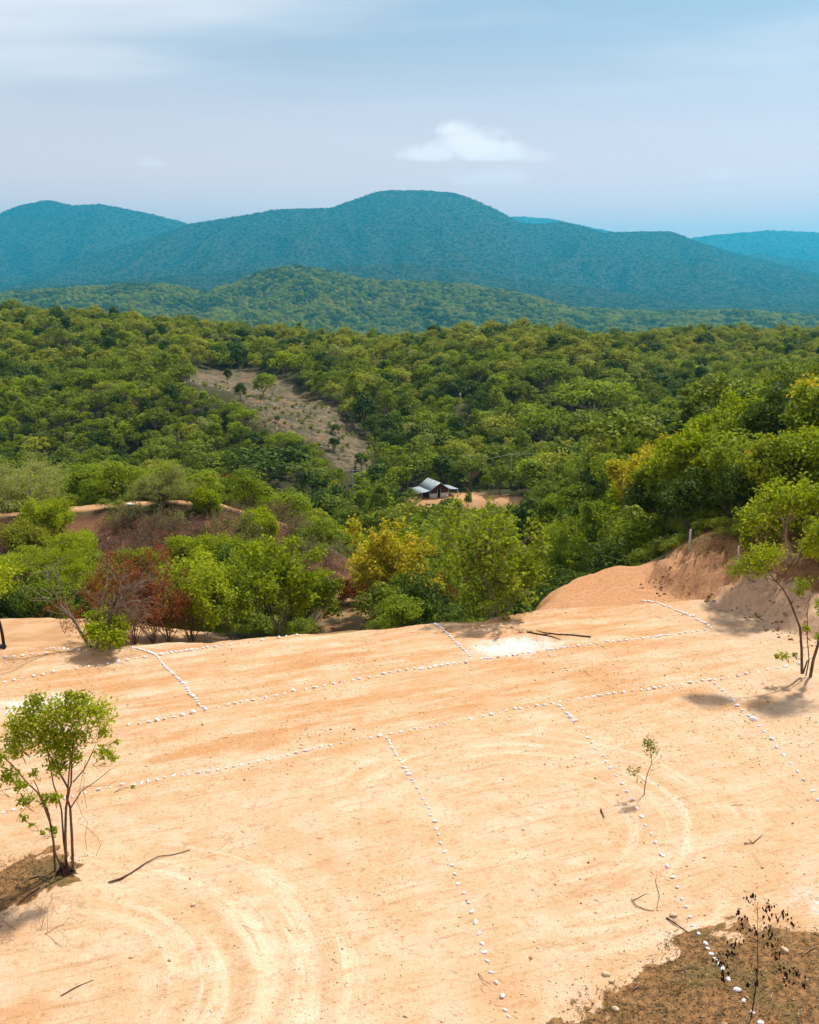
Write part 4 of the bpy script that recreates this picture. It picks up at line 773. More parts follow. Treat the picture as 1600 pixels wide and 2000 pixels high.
fproto('tall1', 141, 2.3, 8.2, 2.6, 16, 60, 0.44, 'green', 'pale', 0.13, 7, lobe=0.46)
fproto('ragged1', 142, 3.6, 6.8, 1.8, 24, 38, 0.44, 'shrub', 'pale', 0.14, 14, lobe=0.30)
fproto('ragged2', 143, 3.2, 6.0, 1.6, 20, 40, 0.44, 'bright', 'pale', 0.12, 12, lobe=0.32)
fproto('dark2', 144, 3.8, 6.0, 0.8, 22, 70, 0.46, 'dark', 'brown', lobe=0.36)
fproto('bare1', 145, 3.0, 6.0, 1.8, 18, 7, 0.34, 'pale', 'pale', 0.12, 18, lobe=0.34)
# what the ground hides from the camera: rising skyline by direction
_va = np.linspace(-0.60, 0.60, 241); _vd = np.concatenate([np.arange(22, 130, 1.0), np.geomspace(130, 20000, 380)])
_vx = _vd[:, None]*_va[None, :]; _vy = np.repeat(_vd[:, None], len(_va), 1)
_vs = np.maximum.accumulate((ground_z(_vx.ravel(), _vy.ravel()).reshape(_vx.shape) - CAMZ)/_vy, 0)
def seen(x, y, ztop, slack=0.0):
    j = np.clip(np.round((x/y - _va[0])/(_va[1]-_va[0])).astype(int), 0, len(_va)-1); i = np.clip(np.searchsorted(_vd, y*0.985)-1, 0, len(_vd)-1)
    return (ztop-CAMZ)/y > _vs[i, j] - slack
# single trees that stand out on the slope beyond the valley
_solo = [('acacia1', 520, 962, 80, 'broad dark flat-topped tree at the foot of the bare slope', 'dark', 1.75), ('dark1', 706, 918, 34, 'round dark bush alone low on the bare slope', None, 1.0), ('dark1', 652, 880, 26, 'dark bush half way down the bare slope', None, 1.2), ('dark1', 655, 850, 22, 'small dark bush on the right edge of the bare slope', None, 1.2), ('dark1', 542, 826, 14, 'tiny round bush in the middle of the bare slope', None, 1.0),
         ('dark1', 445, 748, 28, 'narrow dark bush just under the bare crest', None, 0.8), ('round1', 515, 775, 42, 'spreading green bush below the bare crest', None, 1.3), ('dark1', 467, 725, 55, 'dark upright tree on the bare crest', None, 0.9), ('bright1', 555, 735, 46, 'yellow-green tree on the crest right of the dark upright tree', None, 1.2), ('dark1', 710, 840, 72, 'dark tree at the right edge of the bare slope', None, 0.9),
         ('dark1', 865, 905, 58, 'big dark round tree uphill from the house', None, 1.1), ('dark1', 960, 900, 45, 'dark round tree uphill right of the house', None, 1.2), ('round1', 835, 950, 62, 'tree just behind the left roof of the house', None, 1.0), ('round1', 1035, 968, 66, 'large leafy tree right of the house yard', None, 1.15), ('round2', 975, 965, 60, 'shade tree in the yard right of the house', None, 1.0), ('dark1', 1105, 945, 50, 'dark round tree on the valley floor right of the yard', None, 1.1),
         ('dark1', 880, 1024, 52, 'dark round bush on the orange bank below the house', None, 1.2), ('round2', 914, 1000, 40, 'narrow young tree on the orange bank below the house', None, 0.5), ('round2', 800, 990, 34, 'small grey-green tree left of the house', None, 1.0), ('bright1', 775, 965, 52, 'bright green tree left of the house', None, 1.1), ('bright1', 715, 975, 40, 'bright green tree below the wooden pole', None, 1.1),
         ('acacia1', 1060, 885, 80, 'flat-topped tree with a white forked trunk above the power line', None, 1.15), ('acacia1', 1155, 840, 88, 'wide feathery tree on the slope above the flat-topped tree', None, 1.4), ('acacia1', 1075, 775, 62, 'feathery tree with pale limbs high on the far slope', None, 1.3), ('dark1', 950, 690, 50, 'dark dense tree on the far crest', None, 1.1), ('olive1', 1170, 705, 48, 'round olive tree on the far crest right of the dark one', None, 1.2),
         ('dark1', 1300, 700, 28, 'dark round tree on the right of the far crest', None, 1.1), ('dark1', 1480, 715, 30, 'dark round tree far right on the distant slope', None, 1.1), ('dark1', 325, 735, 34, 'dark bush at the left end of the bare crest', None, 0.9), ('bright1', 245, 870, 45, 'bright green tree low on the slope left of the flat-topped tree', None, 1.0), ('dark1', 1200, 745, 40, 'dark tree below the round olive tree', None, 1.0)]
for i, (k, px, py, ph, lab, alt, wide) in enumerate(_solo):
    b = at(px, py); t, c, R, H = FP[k]; sc = height_at(b, ph)/H
    if alt: c = c.copy(); c.materials.clear(); c.materials.append(LM[alt])
    plant('slope_tree', lab, 'tree', b, t, c, i*2.1, sc, 'single trees on the slope beyond the valley', sx=sc*wide); KEEP_OFF.append((b[0], b[1], R*sc*wide*0.9))
KEEP_OFF.append((HOUSE_XY[0], HOUSE_XY[1], 9)); 

def instancer(name, pts, keys, label, kind='stuff'):
    """One object that repeats prototype plants: pts rows x y z rot sx sz key-index."""
    src = bpy.data.collections.new(name + '_source')
    for i, k in enumerate(keys):
        t, c = FP[k][0], FP[k][1]
        if t is None or True:
            o = bpy.data.objects.new('%02d_%s' % (i, k), c if t is None else joined(k)); src.objects.link(o)
    me = mesh_from_points(name, pts); ng = bpy.data.node_groups.new(name, 'GeometryNodeTree'); ng.interface.new_socket('Geometry', in_out='INPUT', socket_type='NodeSocketGeometry'); ng.interface.new_socket('Geometry', in_out='OUTPUT', socket_type='NodeSocketGeometry')
    N = ng.nodes.new; L = ng.links.new; gi = N('NodeGroupInput'); go = N('NodeGroupOutput'); ci = N('GeometryNodeCollectionInfo'); ci.inputs['Collection'].default_value = src; ci.inputs['Separate Children'].default_value = True; ci.inputs['Reset Children'].default_value = True
    ip = N('GeometryNodeInstanceOnPoints'); ip.inputs['Pick Instance'].default_value = True
    def na(nm, ty): n = N('GeometryNodeInputNamedAttribute'); n.data_type = ty; n.inputs[0].default_value = nm; return n.outputs[0]
    L(gi.outputs[0], ip.inputs['Points']); L(ci.outputs[0], ip.inputs['Instance']); L(na('key', 'INT'), ip.inputs['Instance Index']); L(na('turn', 'FLOAT_VECTOR'), ip.inputs['Rotation']); L(na('size', 'FLOAT_VECTOR'), ip.inputs['Scale']); L(ip.outputs[0], go.inputs[0])
    o = obj(name, me, kind=kind, label=label); md = o.modifiers.new('repeat', 'NODES'); md.node_group = ng
    return o
def mesh_from_points(name, pts):
    me = bpy.data.meshes.new(name); me.vertices.add(len(pts)); me.vertices.foreach_set('co', np.asarray(pts[:, :3], np.float32).ravel())
    a = me.attributes.new('key', 'INT', 'POINT'); a.data.foreach_set('value', pts[:, 6].astype(np.int32))
    z = np.zeros(len(pts)); a = me.attributes.new('turn', 'FLOAT_VECTOR', 'POINT'); a.data.foreach_set('vector', np.stack([0.14*np.sin(pts[:, 0]*7.1), 0.14*np.sin(pts[:, 1]*5.3), pts[:, 3]], -1).astype(np.float32).ravel())
    a = me.attributes.new('size', 'FLOAT_VECTOR', 'POINT'); h_ = np.abs(np.sin(pts[:, 0]*12.9898 + pts[:, 1]*78.233))*0.45 + 0.78; a.data.foreach_set('vector', np.stack([pts[:, 4]*h_, pts[:, 4]*(1.9-h_)*0.98, pts[:, 5]*(1.55-0.55*h_)], -1).astype(np.float32).ravel())
    return me
_joined = {}
def joined(k):                    # trunk and crown of a prototype as one mesh with two materials
    if k in _joined: return _joined[k]
    t, c = FP[k][0], FP[k][1]; vs, fs, mi, tn, off = [], [], [], [], 0
    for m_i, m in enumerate((t, c)):
        co = np.empty(len(m.vertices)*3, np.float32); m.vertices.foreach_get('co', co); vs.append(co.reshape(-1, 3))
        li = np.empty(len(m.loops), np.int32); m.loops.foreach_get('vertex_index', li); fs.append(li.reshape(-1, 4) + off); off += len(m.vertices); mi.append(np.full(len(m.polygons), m_i, np.int32))
        if m_i: a = np.empty(len(m.polygons), np.float32); m.attributes['tint'].data.foreach_get('value', a); tn.append(a)
        else: tn.append(np.zeros(len(m.polygons), np.float32))
    me = mesh_from('plant_' + k, np.concatenate(vs), np.concatenate(fs), None, False, {'tint': ('FLOAT', 'FACE', np.concatenate(tn))})
    me.materials.append(t.materials[0]); me.materials.append(c.materials[0]); me.polygons.foreach_set('material_index', np.concatenate(mi)); _joined[k] = me
    return me
def jitter_grid(x0, x1, y0, y1, sp, rng):
    gx, gy = np.meshgrid(np.arange(x0, x1, sp), np.arange(y0, y1, sp)); return gx.ravel() + rng.uniform(-.5, .5, gx.size)*sp, gy.ravel() + rng.uniform(-.5, .5, gx.size)*sp
def clear_of(x, y):
    ok = np.ones(len(x), bool)
    for (a, b, r) in KEEP_OFF: ok &= (x-a)**2 + (y-b)**2 > r*r
    return ok
BARE_PX = np.array([(345, 735), (400, 720), (470, 716), (540, 736), (600, 765), (655, 798), (700, 850), (735, 890), (735, 915), (660, 915), (640, 875), (590, 850), (530, 835), (500, 800), (470, 775), (400, 760)], float)
def build_forest():
    rng = R_(77); keys = ['tall1', 'ragged1', 'ragged2', 'dark2', 'bare1', 'near0', 'near1', 'near2', 'near3', 'low0', 'low1', 'broad1', 'broad2', 'round1', 'round2', 'olive1', 'olive2', 'dark1', 'acacia1', 'bright1', 'pale1', 'bush1', 'bush2', 'bush3']; KI = {k: i for i, k in enumerate(keys)}
    rows = []
    for (y0, y1, sp) in ((40, 72, 2.8), (72, 128, 2.4), (128, 230, 2.8), (230, 430, 2.9), (430, 900, 3.9)):
        x, y = jitter_grid(-0.56*y1, 0.56*y1, y0, y1, sp, rng); k = (np.abs(x/y) < 0.5) | ((y < 72) & (x > 16) & (x < 62)); k &= (y >= 72) | (x > 16); x, y = x[k], y[k]; z = ground_z(x, y)
        sdp = np.full(len(x), 50.0); nr = y < 128; sdp[nr] = poly_sd(x[nr], y[nr], PAD)
        ok = (sdp > np.where(x > 14, 8.0, np.where((x > -17) & (x < 12), 6.0, 3.0))) & clear_of(x, y)
        burn = np.zeros(len(x), bool); burn[nr] = poly_sd(x[nr], y[nr], BURN) < 1.0; ok &= ~burn
        ok &= ~((np.abs(x-HOUSE_XY[0]-7) < 17) & (np.abs(y-HOUSE_XY[1]+3) < 8.5))
        tr = np.full(len(x), 50.0); tr[nr] = np.minimum(line_d(x[nr], y[nr], TRACK), line_d(x[nr], y[nr], SPUR_ROAD)); ok &= tr > 3.2
        ok &= ~((x < -10) & (y < 80) & (table(x, y) > -7)); ok &= ~((y < 112) & (x < -8) & (y > 97) & (rng.rand(len(x)) < 0.8))
        mf = (y > 230) & (y < 480); bare = np.zeros(len(x), bool); bare[mf] = (poly_sd(x[mf], y[mf], BARE) < 2.0) | ((poly_sd(x[mf], y[mf], BARE2) < -1) & (rng.rand(mf.sum()) < 0.7)); ok &= ~bare
        x, y, z = x[ok], y[ok], z[ok]; n = len(x); az = x/y; rnd = rng.rand(n)
        patch = fbm(x/38, y/38, 3) + 0.25*rng.normal(size=n); farness = sstep(y, 300, 600)
        key = np.empty(n, int); sc = np.empty(n)
        scrub = (y > 92) & (y < 205) & (az > 0.06) & (az < 0.30) & (rng.rand(n) < 0.85)
        ravine = (y < 128)
        for i in range(n):
            p, r = patch[i], rnd[i]; nearby = y[i] < 150
            if scrub[i]: key[i] = KI[('low0', 'low1', 'low0', 'low1')[int(r*4)] if nearby else ('bush1', 'bush3', 'bush1', 'bush2')[int(r*4)]]; sc[i] = rng.uniform(0.7, 1.35); continue
            if nearby: key[i] = KI[('near3', 'near2', 'near3', 'near0', 'near3', 'low0')[int(r*6)] if (az[i] > -0.08 and y[i] < 105) else ('near0', 'near1', 'near2', 'near3', 'near0', 'low0')[int(r*6)]]; sc[i] = (0.6 + 0.6*rng.rand())*(0.85 if az[i] < 0.1 else 1.1); continue  # ravine trees mostly dark-leaved, standing in for deep shade behind the edge trees
            if farness[i] > 0.35 and p > -0.2: kk = ('olive1', 'olive2', 'broad2', 'pale1', 'broad2', 'ragged2', 'dark1', 'bright1', 'olive1', 'round1', 'ragged1', 'dark2', 'bare1')[int(r*13)]
            elif p > 0.2: kk = ('olive1', 'bright1', 'ragged2', 'pale1', 'broad2', 'bright1', 'round2', 'ragged1', 'bare1')[int(r*9)]
            elif p < -0.28: kk = ('dark1', 'round1', 'dark2', 'dark1', 'broad1', 'bush1', 'tall1', 'dark2')[int(r*8)]
            else: kk = ('round1', 'round2', 'broad1', 'bush1', 'tall1', 'acacia1', 'bright1', 'dark1', 'bush2', 'broad1', 'ragged1', 'ragged2', 'dark2', 'tall1')[int(r*14)]
            small = y[i] < 345 and az[i] < -0.03
            key[i] = KI[kk]; sc[i] = (0.55 + 0.60*rng.rand()**2.0) if small else (0.70 + 0.85*rng.rand()**2.2)
        Rr = np.array([FP[k][2] for k in keys])[key]*sc; Hh = np.array([FP[k][3] for k in keys])[key]*sc
        tpx, tpy, _ = project(x, y, z + Hh*0.8); v = seen(x, y, z+Hh, 0.01)
        v &= ~((y > 232) & (y < 345) & (poly_sd(tpx, tpy, BARE_PX) < 6) & (rng.rand(n) < 0.93))      # the bare hill stays open to view
        def hides(x0, x1, y0, y1, ymax): bpy_ = project(x, y, z)[1]; rp = Rr*F/np.maximum(y, 1)*0.9; tp = project(x, y, z+Hh)[1]; return (y < ymax) & (tpx > x0-rp) & (tpx < x1+rp) & (tp < y1) & (bpy_ > y0)
        v &= ~hides(814, 1008, 945, 982, 236) & ~hides(1194, 1212, 1080, 1100, 76) & ~hides(897, 901, 772, 812, 335) & ~hides(686, 690, 922, 950, 262) & ~hides(996, 1000, 890, 915, 268)                     # house yard and first post stand clear
        # big crowns crowd out small neighbours
        grid = {}; keepm = np.zeros(n, bool)
        for i in np.argsort(-Rr*rng.uniform(0.8, 1.2, n)):
            if not v[i]: continue
            cx, cy = int(x[i]//4), int(y[i]//4); bad = False
            for gx in range(cx-2, cx+3):
                for gy in range(cy-2, cy+3):
                    for (ax, ay, ar) in grid.get((gx, gy), ()):
                        if (ax-x[i])**2 + (ay-y[i])**2 < (0.52*(ar+Rr[i]))**2: bad = True; break
                    if bad: break
                if bad: break
            if not bad: keepm[i] = True; grid.setdefault((cx, cy), []).append((x[i], y[i], Rr[i]))
        v &= keepm
        rows.append(np.stack([x, y, z-0.1, rng.uniform(0, 6.28, n), sc*rng.uniform(0.9, 1.2, n), sc, key, Rr, Hh], -1)[v])
    P = np.concatenate(rows); 
    # the trees that show largest become single trees: draw them front to back into a small mask and count
    px, py, dep = project(P[:, 0], P[:, 1], P[:, 2] + P[:, 8]*0.6); o = np.argsort(dep); mask = np.zeros((500, 400), bool); area = np.zeros(len(P))
    vis = seen(P[:, 0], P[:, 1], P[:, 2] + P[:, 8]*0.7)
    for i in o:
        if not (0 < px[i] < 1600 and 0 < py[i] < 2000): continue
        cx, cy = px[i]/4, py[i]/4; rx = max(P[i, 7]*F/dep[i]/4*0.9, 0.5); ry = max(P[i, 8]*0.42*F/dep[i]/4, 0.5)
        x0, x1, y0, y1 = max(int(cx-rx), 0), min(int(cx+rx)+1, 400), max(int(cy-ry), 0), min(int(cy+ry)+1, 500)
        if x1 <= x0 or y1 <= y0: continue
        sub = mask[y0:y1, x0:x1]; area[i] = (~sub).sum() if vis[i] else 0; sub[:] = True
    pick = np.argsort(-area)[:285]; pick = pick[area[pick] > 6]
    rest = np.ones(len(P), bool); rest[pick] = False
    nm = {'tall1': ('forest_tree', 'tree', 'tall green'), 'ragged1': ('forest_tree', 'tree', 'ragged dull green'), 'ragged2': ('forest_tree', 'tree', 'ragged bright green'), 'dark2': ('forest_tree', 'tree', 'wide dark green'), 'bare1': ('forest_tree', 'tree', 'almost leafless pale'), 'near0': ('forest_tree', 'tree', 'green'), 'near1': ('forest_tree', 'tree', 'bright green'), 'near2': ('forest_tree', 'tree', 'dull green'), 'near3': ('forest_tree', 'tree', 'dark green'), 'low0': ('forest_bush', 'bush', 'dull green'), 'low1': ('forest_bush', 'bush', 'green'), 'broad1': ('forest_tree', 'tree', 'broad green'), 'broad2': ('forest_tree', 'tree', 'broad olive'), 'round1': ('forest_tree', 'tree', 'round green'), 'round2': ('forest_tree', 'tree', 'dull green'), 'olive1': ('forest_tree', 'tree', 'olive'), 'olive2': ('forest_tree', 'tree', 'olive'), 'dark1': ('forest_tree', 'tree', 'dark green'), 'acacia1': ('forest_tree', 'tree', 'flat-topped green'), 'bright1': ('forest_tree', 'tree', 'bright green'), 'pale1': ('forest_tree', 'tree', 'pale thin-leaved'), 'bush1': ('forest_bush', 'bush', 'dull green'), 'bush2': ('forest_bush', 'bush', 'bright green'), 'bush3': ('forest_bush', 'bush', 'olive')}
    groups = {}
    for i in pick:
        x, y = P[i, :2]; az = x/y
        zone = ('on the wooded slope right of the house' if az > 0.04 and 92 < y < 232 else 'in the ravine behind the pad edge' if y < 128 and az > -0.06 else 'in the dip below the burnt spur' if y < 100 else 'in the hollow behind the burnt spur' if y < 200 and az <= -0.06 else 'on the valley floor near the house' if y < 262 else 'on the slope left of the bare hill' if az < -0.20 else 'on the far slope above the house')
        groups.setdefault((nm[keys[int(P[i, 6])]], zone), []).append(i)
    for ((n_, cat, col), zone), mem in groups.items():
        mem.sort(key=lambda i: px[i])
        for q, i in enumerate(mem):
            x, y, z, rz, sx, sz, k = P[i, :7]; kk = keys[int(k)]
            lab = ('the only %s %s %s' % (col, cat, zone)) if len(mem) == 1 else '%s %s %s from the left %s' % (nth(q+1), col, cat, zone)
            plant(n_, lab, cat, (x, y, z), FP[kk][0], FP[kk][1], rz, sz, '%s %ss %s' % (col, cat, zone), sx=sx)
    instancer('forest', P[rest], keys, 'mixed green woodland covering the valley and the slope beyond')
    # under-storey on wild ground so that no bare earth shows between crowns
    x, y = jitter_grid(-70, 90, 48, 240, 1.9, rng); k = (np.abs(x/y) < 0.46) & ((y > 72) | (x > 14)); x, y = x[k], y[k]; z = ground_z(x, y); nr = y < 130; sdp = np.full(len(x), 50.0); sdp[nr] = poly_sd(x[nr], y[nr], PAD)
    ok = (sdp > np.where(x > 14, 3.4, np.where((x > -17) & (x < 12), 7.0, 3.2))) & seen(x, y, z+1.5, 0.0) & ~((x < -10) & (y < 80) & (table(x, y) > -7)); bn = np.zeros(len(x), bool); bn[nr] = poly_sd(x[nr], y[nr], BURN) < 1; ok &= ~bn
    tr = np.full(len(x), 50.0); tr[nr] = np.minimum(line_d(x[nr], y[nr], TRACK), line_d(x[nr], y[nr], SPUR_ROAD)); ok &= tr > 2.6; ok &= ~((np.abs(x-HOUSE_XY[0]-7) < 18) & (np.abs(y-HOUSE_XY[1]+3) < 9)); ok &= clear_of(x, y) | (rng.rand(len(x)) < 0.6)
    x, y, z = x[ok], y[ok], z[ok]; n = len(x); s_ = rng.uniform(0.3, 0.62, n)
    instancer('undergrowth', np.stack([x, y, z-0.05, rng.uniform(0, 6.28, n), s_*1.2, s_, rng.choice([0, 0, 1], n)], -1), ['low0', 'low1'], 'low green undergrowth between the trees')
    # scrub tufts on the bare hill
    x, y = jitter_grid(-110, 30, 235, 350, 2.6, rng); d = poly_sd(x, y, BARE); d2 = poly_sd(x, y, BARE2); ok = ((d < 3) | (d2 < 3)) & (rng.rand(len(x)) < np.where(d < 3, 0.5, 0.7)); x, y = x[ok], y[ok]; z = ground_z(x, y); n = len(x); s_ = rng.uniform(0.12, 0.42, n)
    instancer('hill_scrub', np.stack([x, y, z, rng.uniform(0, 6.28, n), s_*1.3, s_, rng.randint(0, 3, n)], -1), ['bush1', 'bush3', 'bush1'], 'low scrub dotted over the bare hill')
    # distant forest cover
    rows = []
    for (y0, y1, sp, s0) in ((900, 2200, 13.0, 1.1), (2200, 4600, 19, 1.75), (4600, 7000, 29, 2.4), (7000, 10400, 37, 2.9), (10400, 13300, 52, 3.8), (13300, 18500, 85, 5.2)):
        x, y = jitter_grid(-0.5*y1, 0.5*y1, y0, y1, sp, rng); k = np.abs(x/y) < 0.49; x, y = x[k], y[k]; z = mesh_z(x, y); n = len(x); s_ = s0*rng.uniform(0.65, 1.25, n); v = seen(x, y, z+9*s_, 0.002); pt = fbm(x/160, y/160, 3) + 0.2*rng.normal(size=n)
        key = np.where(pt > 0.28, 1, np.where(pt < -0.3, 3, rng.choice([0, 0, 2, 2, 3, 1], n))); key = np.where(y > 5200, np.where(pt > 0.1, 5, 4), key)
        rows.append(np.stack([x, y, z-np.where(y > 5200, 2.6, 1.5)*s_, rng.uniform(0, 6.28, n), s_*1.15, s_*np.where(y > 5200, 0.62, 0.9), key], -1)[v])
    P2 = np.concatenate(rows); print('forest', len(P), 'single', len(pick), 'far', len(P2))
    instancer('distant_forest', P2, ['far0', 'far1', 'far2', 'far3', 'far4', 'far5'], 'unbroken forest on the distant hills and mountains')
build_forest()
# ---------------------------------------------------------------- white painted stones
def rock_mesh(name, seed, mat, flat=0.62, n1=8, n2=6):
    rng = R_(seed); v, f = [], []
    dirs = [unit(rng.normal(size=3)) for _ in range(9)]; cut = rng.uniform(0.62, 1.0, 9)
    for i in range(n2+1):
        th = math.pi*i/n2
        for j in range(n1):
            a = 2*math.pi*(j+0.5*(i % 2))/n1; d = np.array([math.sin(th)*math.cos(a), math.sin(th)*math.sin(a), math.cos(th)])
            r = min([1.0 + rng.normal(0, 0.03)] + [c/max(np.dot(d, q), 1e-3) for q, c in zip(dirs, cut) if np.dot(d, q) > 0.35]); v.append(d*r*[1.15, 0.9, flat])
    for i in range(n2):
        for j in range(n1): f.append((i*n1+j, (i+1)*n1+j, (i+1)*n1+(j+1) % n1, i*n1+(j+1) % n1))
    return mesh_from(name, np.array(v), np.array(f), mat, True)
def zm(x0, y0, s, pts): return [(x0 + a/s, y0 + b/s) for a, b in pts]
ZA, ZB, ZC = (0, 1180, 3.019), (530, 1180, 3.019), (1060, 1140, 2.963)
far_row = zm(*ZA, [(0, 859), (45, 853), (95, 843), (140, 832), (760, 713), (823, 706), (877, 697), (928, 686), (972, 677), (1025, 667), (1075, 657), (1139, 642), (1288, 609), (1346, 595), (1388, 586), (1422, 579), (1455, 572), (1491, 566), (1527, 561), (1567, 551)]) \
 + zm(*ZB, [(28, 541), (76, 532), (132, 513), (202, 505), (260, 492), (310, 485), (372, 470), (430, 459), (481, 450), (519, 442), (577, 433), (624, 427), (661, 412), (699, 406), (757, 398), (800, 388), (847, 383), (882, 383), (933, 376), (965, 369), (1002, 365), (1038, 357), (1074, 352), (1113, 345), (1147, 344), (1238, 325), (1268, 322), (1300, 320), (1340, 314), (1387, 305), (1428, 302), (1455, 299), (1487, 290), (1520, 287), (1543, 285), (1570, 281)]) \
 + zm(*ZC, [(30, 385), (50, 382), (82, 377), (112, 373), (125, 371), (145, 369), (178, 367), (207, 362), (238, 358), (271, 354), (311, 349), (343, 347), (375, 335), (410, 337), (447, 334), (482, 329), (515, 325), (547, 323), (582, 318), (608, 314), (630, 312), (655, 310), (679, 303), (703, 301), (725, 300), (755, 296), (795, 292), (828, 285), (865, 280), (900, 277), (936, 271)])
near_row = zm(0, 1340, 4, [(28, 991), (105, 972), (175, 955), (415, 893), (510, 882), (570, 868), (665, 835), (770, 812), (860, 797), (955, 771), (1043, 775), (1107, 757), (1157, 747), (1226, 735), (1290, 716), (1357, 705), (1425, 698), (1474, 694), (1552, 681), (1625, 668), (1700, 656), (1768, 643), (1830, 631), (1885, 619), (1950, 606), (2020, 588), (2085, 574), (2140, 565)]) \
 + zm(*ZB, [(58, 900), (101, 891), (150, 879), (205, 866), (252, 853), (296, 842), (350, 836), (415, 821), (463, 810), (506, 799), (545, 790), (586, 790), (639, 778), (704, 766), (763, 754), (817, 745), (851, 735), (884, 731), (938, 724), (977, 717), (1026, 708), (1074, 697), (1140, 682), (1177, 677), (1250, 660), (1296, 653), (1345, 645), (1383, 629), (1438, 619), (1472, 619), (1512, 609), (1567, 600)]) \
 + zm(*ZC, [(10, 702), (56, 694), (98, 687), (149, 676), (208, 668), (250, 662), (292, 655), (329, 648), (376, 640), (417, 636), (469, 628), (519, 621), (571, 616), (613, 613), (647, 608), (679, 601), (715, 594), (756, 588), (805, 585), (848, 575), (895, 569), (928, 561), (962, 560), (996, 556), (1036, 553), (1075, 544), (1130, 536), (1175, 524), (1247, 514), (1302, 499), (1358, 490), (1406, 482), (1484, 468)])
line_mid = zm(*ZB, [(680, 790), (695, 808), (701, 823), (712, 849), (728, 871), (735, 889)]) + zm(600, 1480, 3.077, [(556, 14), (571, 34), (583, 60), (599, 82), (610, 103), (631, 133), (643, 150), (659, 181), (678, 210), (695, 249), (716, 279), (734, 305), (741, 347), (766, 385), (777, 431), (789, 464), (804, 516), (825, 567), (845, 605), (866, 650), (889, 702), (905, 759), (942, 817), (971, 874), (991, 929), (1012, 992), (1033, 1059), (1052, 1121), (1064, 1172), (1082, 1224), (1109, 1294), (1135, 1351), (1174, 1437), (1191, 1519), (1211, 1557)])
line_sap = zm(*ZC, [(98, 711), (117, 727), (139, 752), (159, 774), (183, 797), (211, 832), (237, 862), (258, 893), (285, 921), (306, 958)]) + zm(1100, 1400, 3.2, [(245, 245), (270, 283), (297, 322), (330, 370), (369, 420), (400, 469), (432, 521), (462, 577), (490, 625), (517, 680), (549, 735), (578, 788), (618, 866), (650, 938), (683, 1006), (713, 1068), (742, 1141), (766, 1192)]) + zm(1080, 1740, 3.077, [(824, 157), (842, 212), (875, 261), (916, 320), (930, 350), (952, 381), (978, 412), (1001, 443), (1020, 473), (1054, 534), (1106, 599), (1148, 664), (1199, 735), (1247, 798)])
line_right = zm(*ZC, [(996, 581), (1021, 603), (1043, 620), (1059, 635), (1087, 660), (1105, 681), (1123, 707), (1158, 734), (1191, 764), (1216, 789), (1254, 824), (1284, 859), (1326, 902), (1357, 950)]) + zm(1100, 1400, 3.2, [(1379, 241), (1420, 294), (1465, 345), (1501, 395), (1560, 463), (1597, 525)])
line_back = zm(*ZC, [(574, 99), (588, 101), (612, 104), (627, 105), (640, 108), (655, 109), (670, 113), (683, 119), (697, 125), (710, 130), (735, 138), (772, 155), (788, 160), (800, 163), (813, 170), (827, 177), (840, 182), (853, 188), (870, 189), (891, 209), (908, 215), (922, 222), (940, 231), (960, 243), (974, 258)])
line_lime = zm(*ZB, [(962, 117), (972, 122), (983, 129), (995, 137), (1010, 147), (1020, 158), (1030, 168), (1042, 178), (1052, 190), (1062, 199), (1073, 212), (1093, 230), (1105, 243), (1118, 255), (1133, 268), (1150, 283), (1160, 297), (1168, 310), (1178, 325)])
line_left = zm(*ZA, [(782, 257), (800, 260), (820, 265), (840, 272), (858, 279), (875, 284), (893, 290), (908, 298), (922, 305), (935, 318), (941, 329), (952, 342), (962, 356), (970, 368), (982, 380), (992, 388), (1003, 395), (1013, 405), (1025, 417), (1040, 432), (1052, 442), (1065, 455), (1078, 466), (1092, 474), (1098, 487), (1103, 500), (1110, 513), (1118, 530), (1128, 538), (1140, 547), (1152, 560), (1162, 575), (1172, 592), (1185, 603), (1197, 612), (1212, 622)])
edge_row = zm(*ZA, [(27, 460), (85, 450), (132, 438), (199, 426), (255, 416), (313, 405), (402, 388), (453, 381), (524, 370), (583, 361), (638, 351), (697, 339), (754, 331), (805, 319), (852, 314), (950, 297), (985, 291), (1013, 287), (1035, 282), (1063, 281), (1098, 275), (1128, 271), (1159, 265), (1197, 260), (1222, 257), (1267, 252), (1311, 245), (1360, 240), (1417, 233), (1470, 226), (1545, 213)]) + zm(*ZB, [(45, 199), (88, 192), (150, 184)])
terrace = zm(*ZA, [(30, 314), (82, 311), (133, 304), (186, 297), (230, 293), (273, 290), (300, 262), (320, 263), (350, 264), (375, 266), (400, 268), (428, 269), (468, 270)])
low_left = zm(0, 860, 3.019, [(52, 977), (78, 978), (107, 981), (175, 982), (205, 985), (235, 989), (262, 990), (298, 996), (330, 997), (363, 997), (405, 1003)])
spur_row = zm(0, 860, 3.019, [(630, 556), (638, 580), (641, 592), (645, 605), (720, 560), (812, 576), (845, 582), (878, 581), (910, 591), (940, 594), (975, 599), (1005, 604), (1040, 608), (1062, 616), (1088, 622), (1115, 625), (1148, 633), (1190, 645), (1210, 648)])
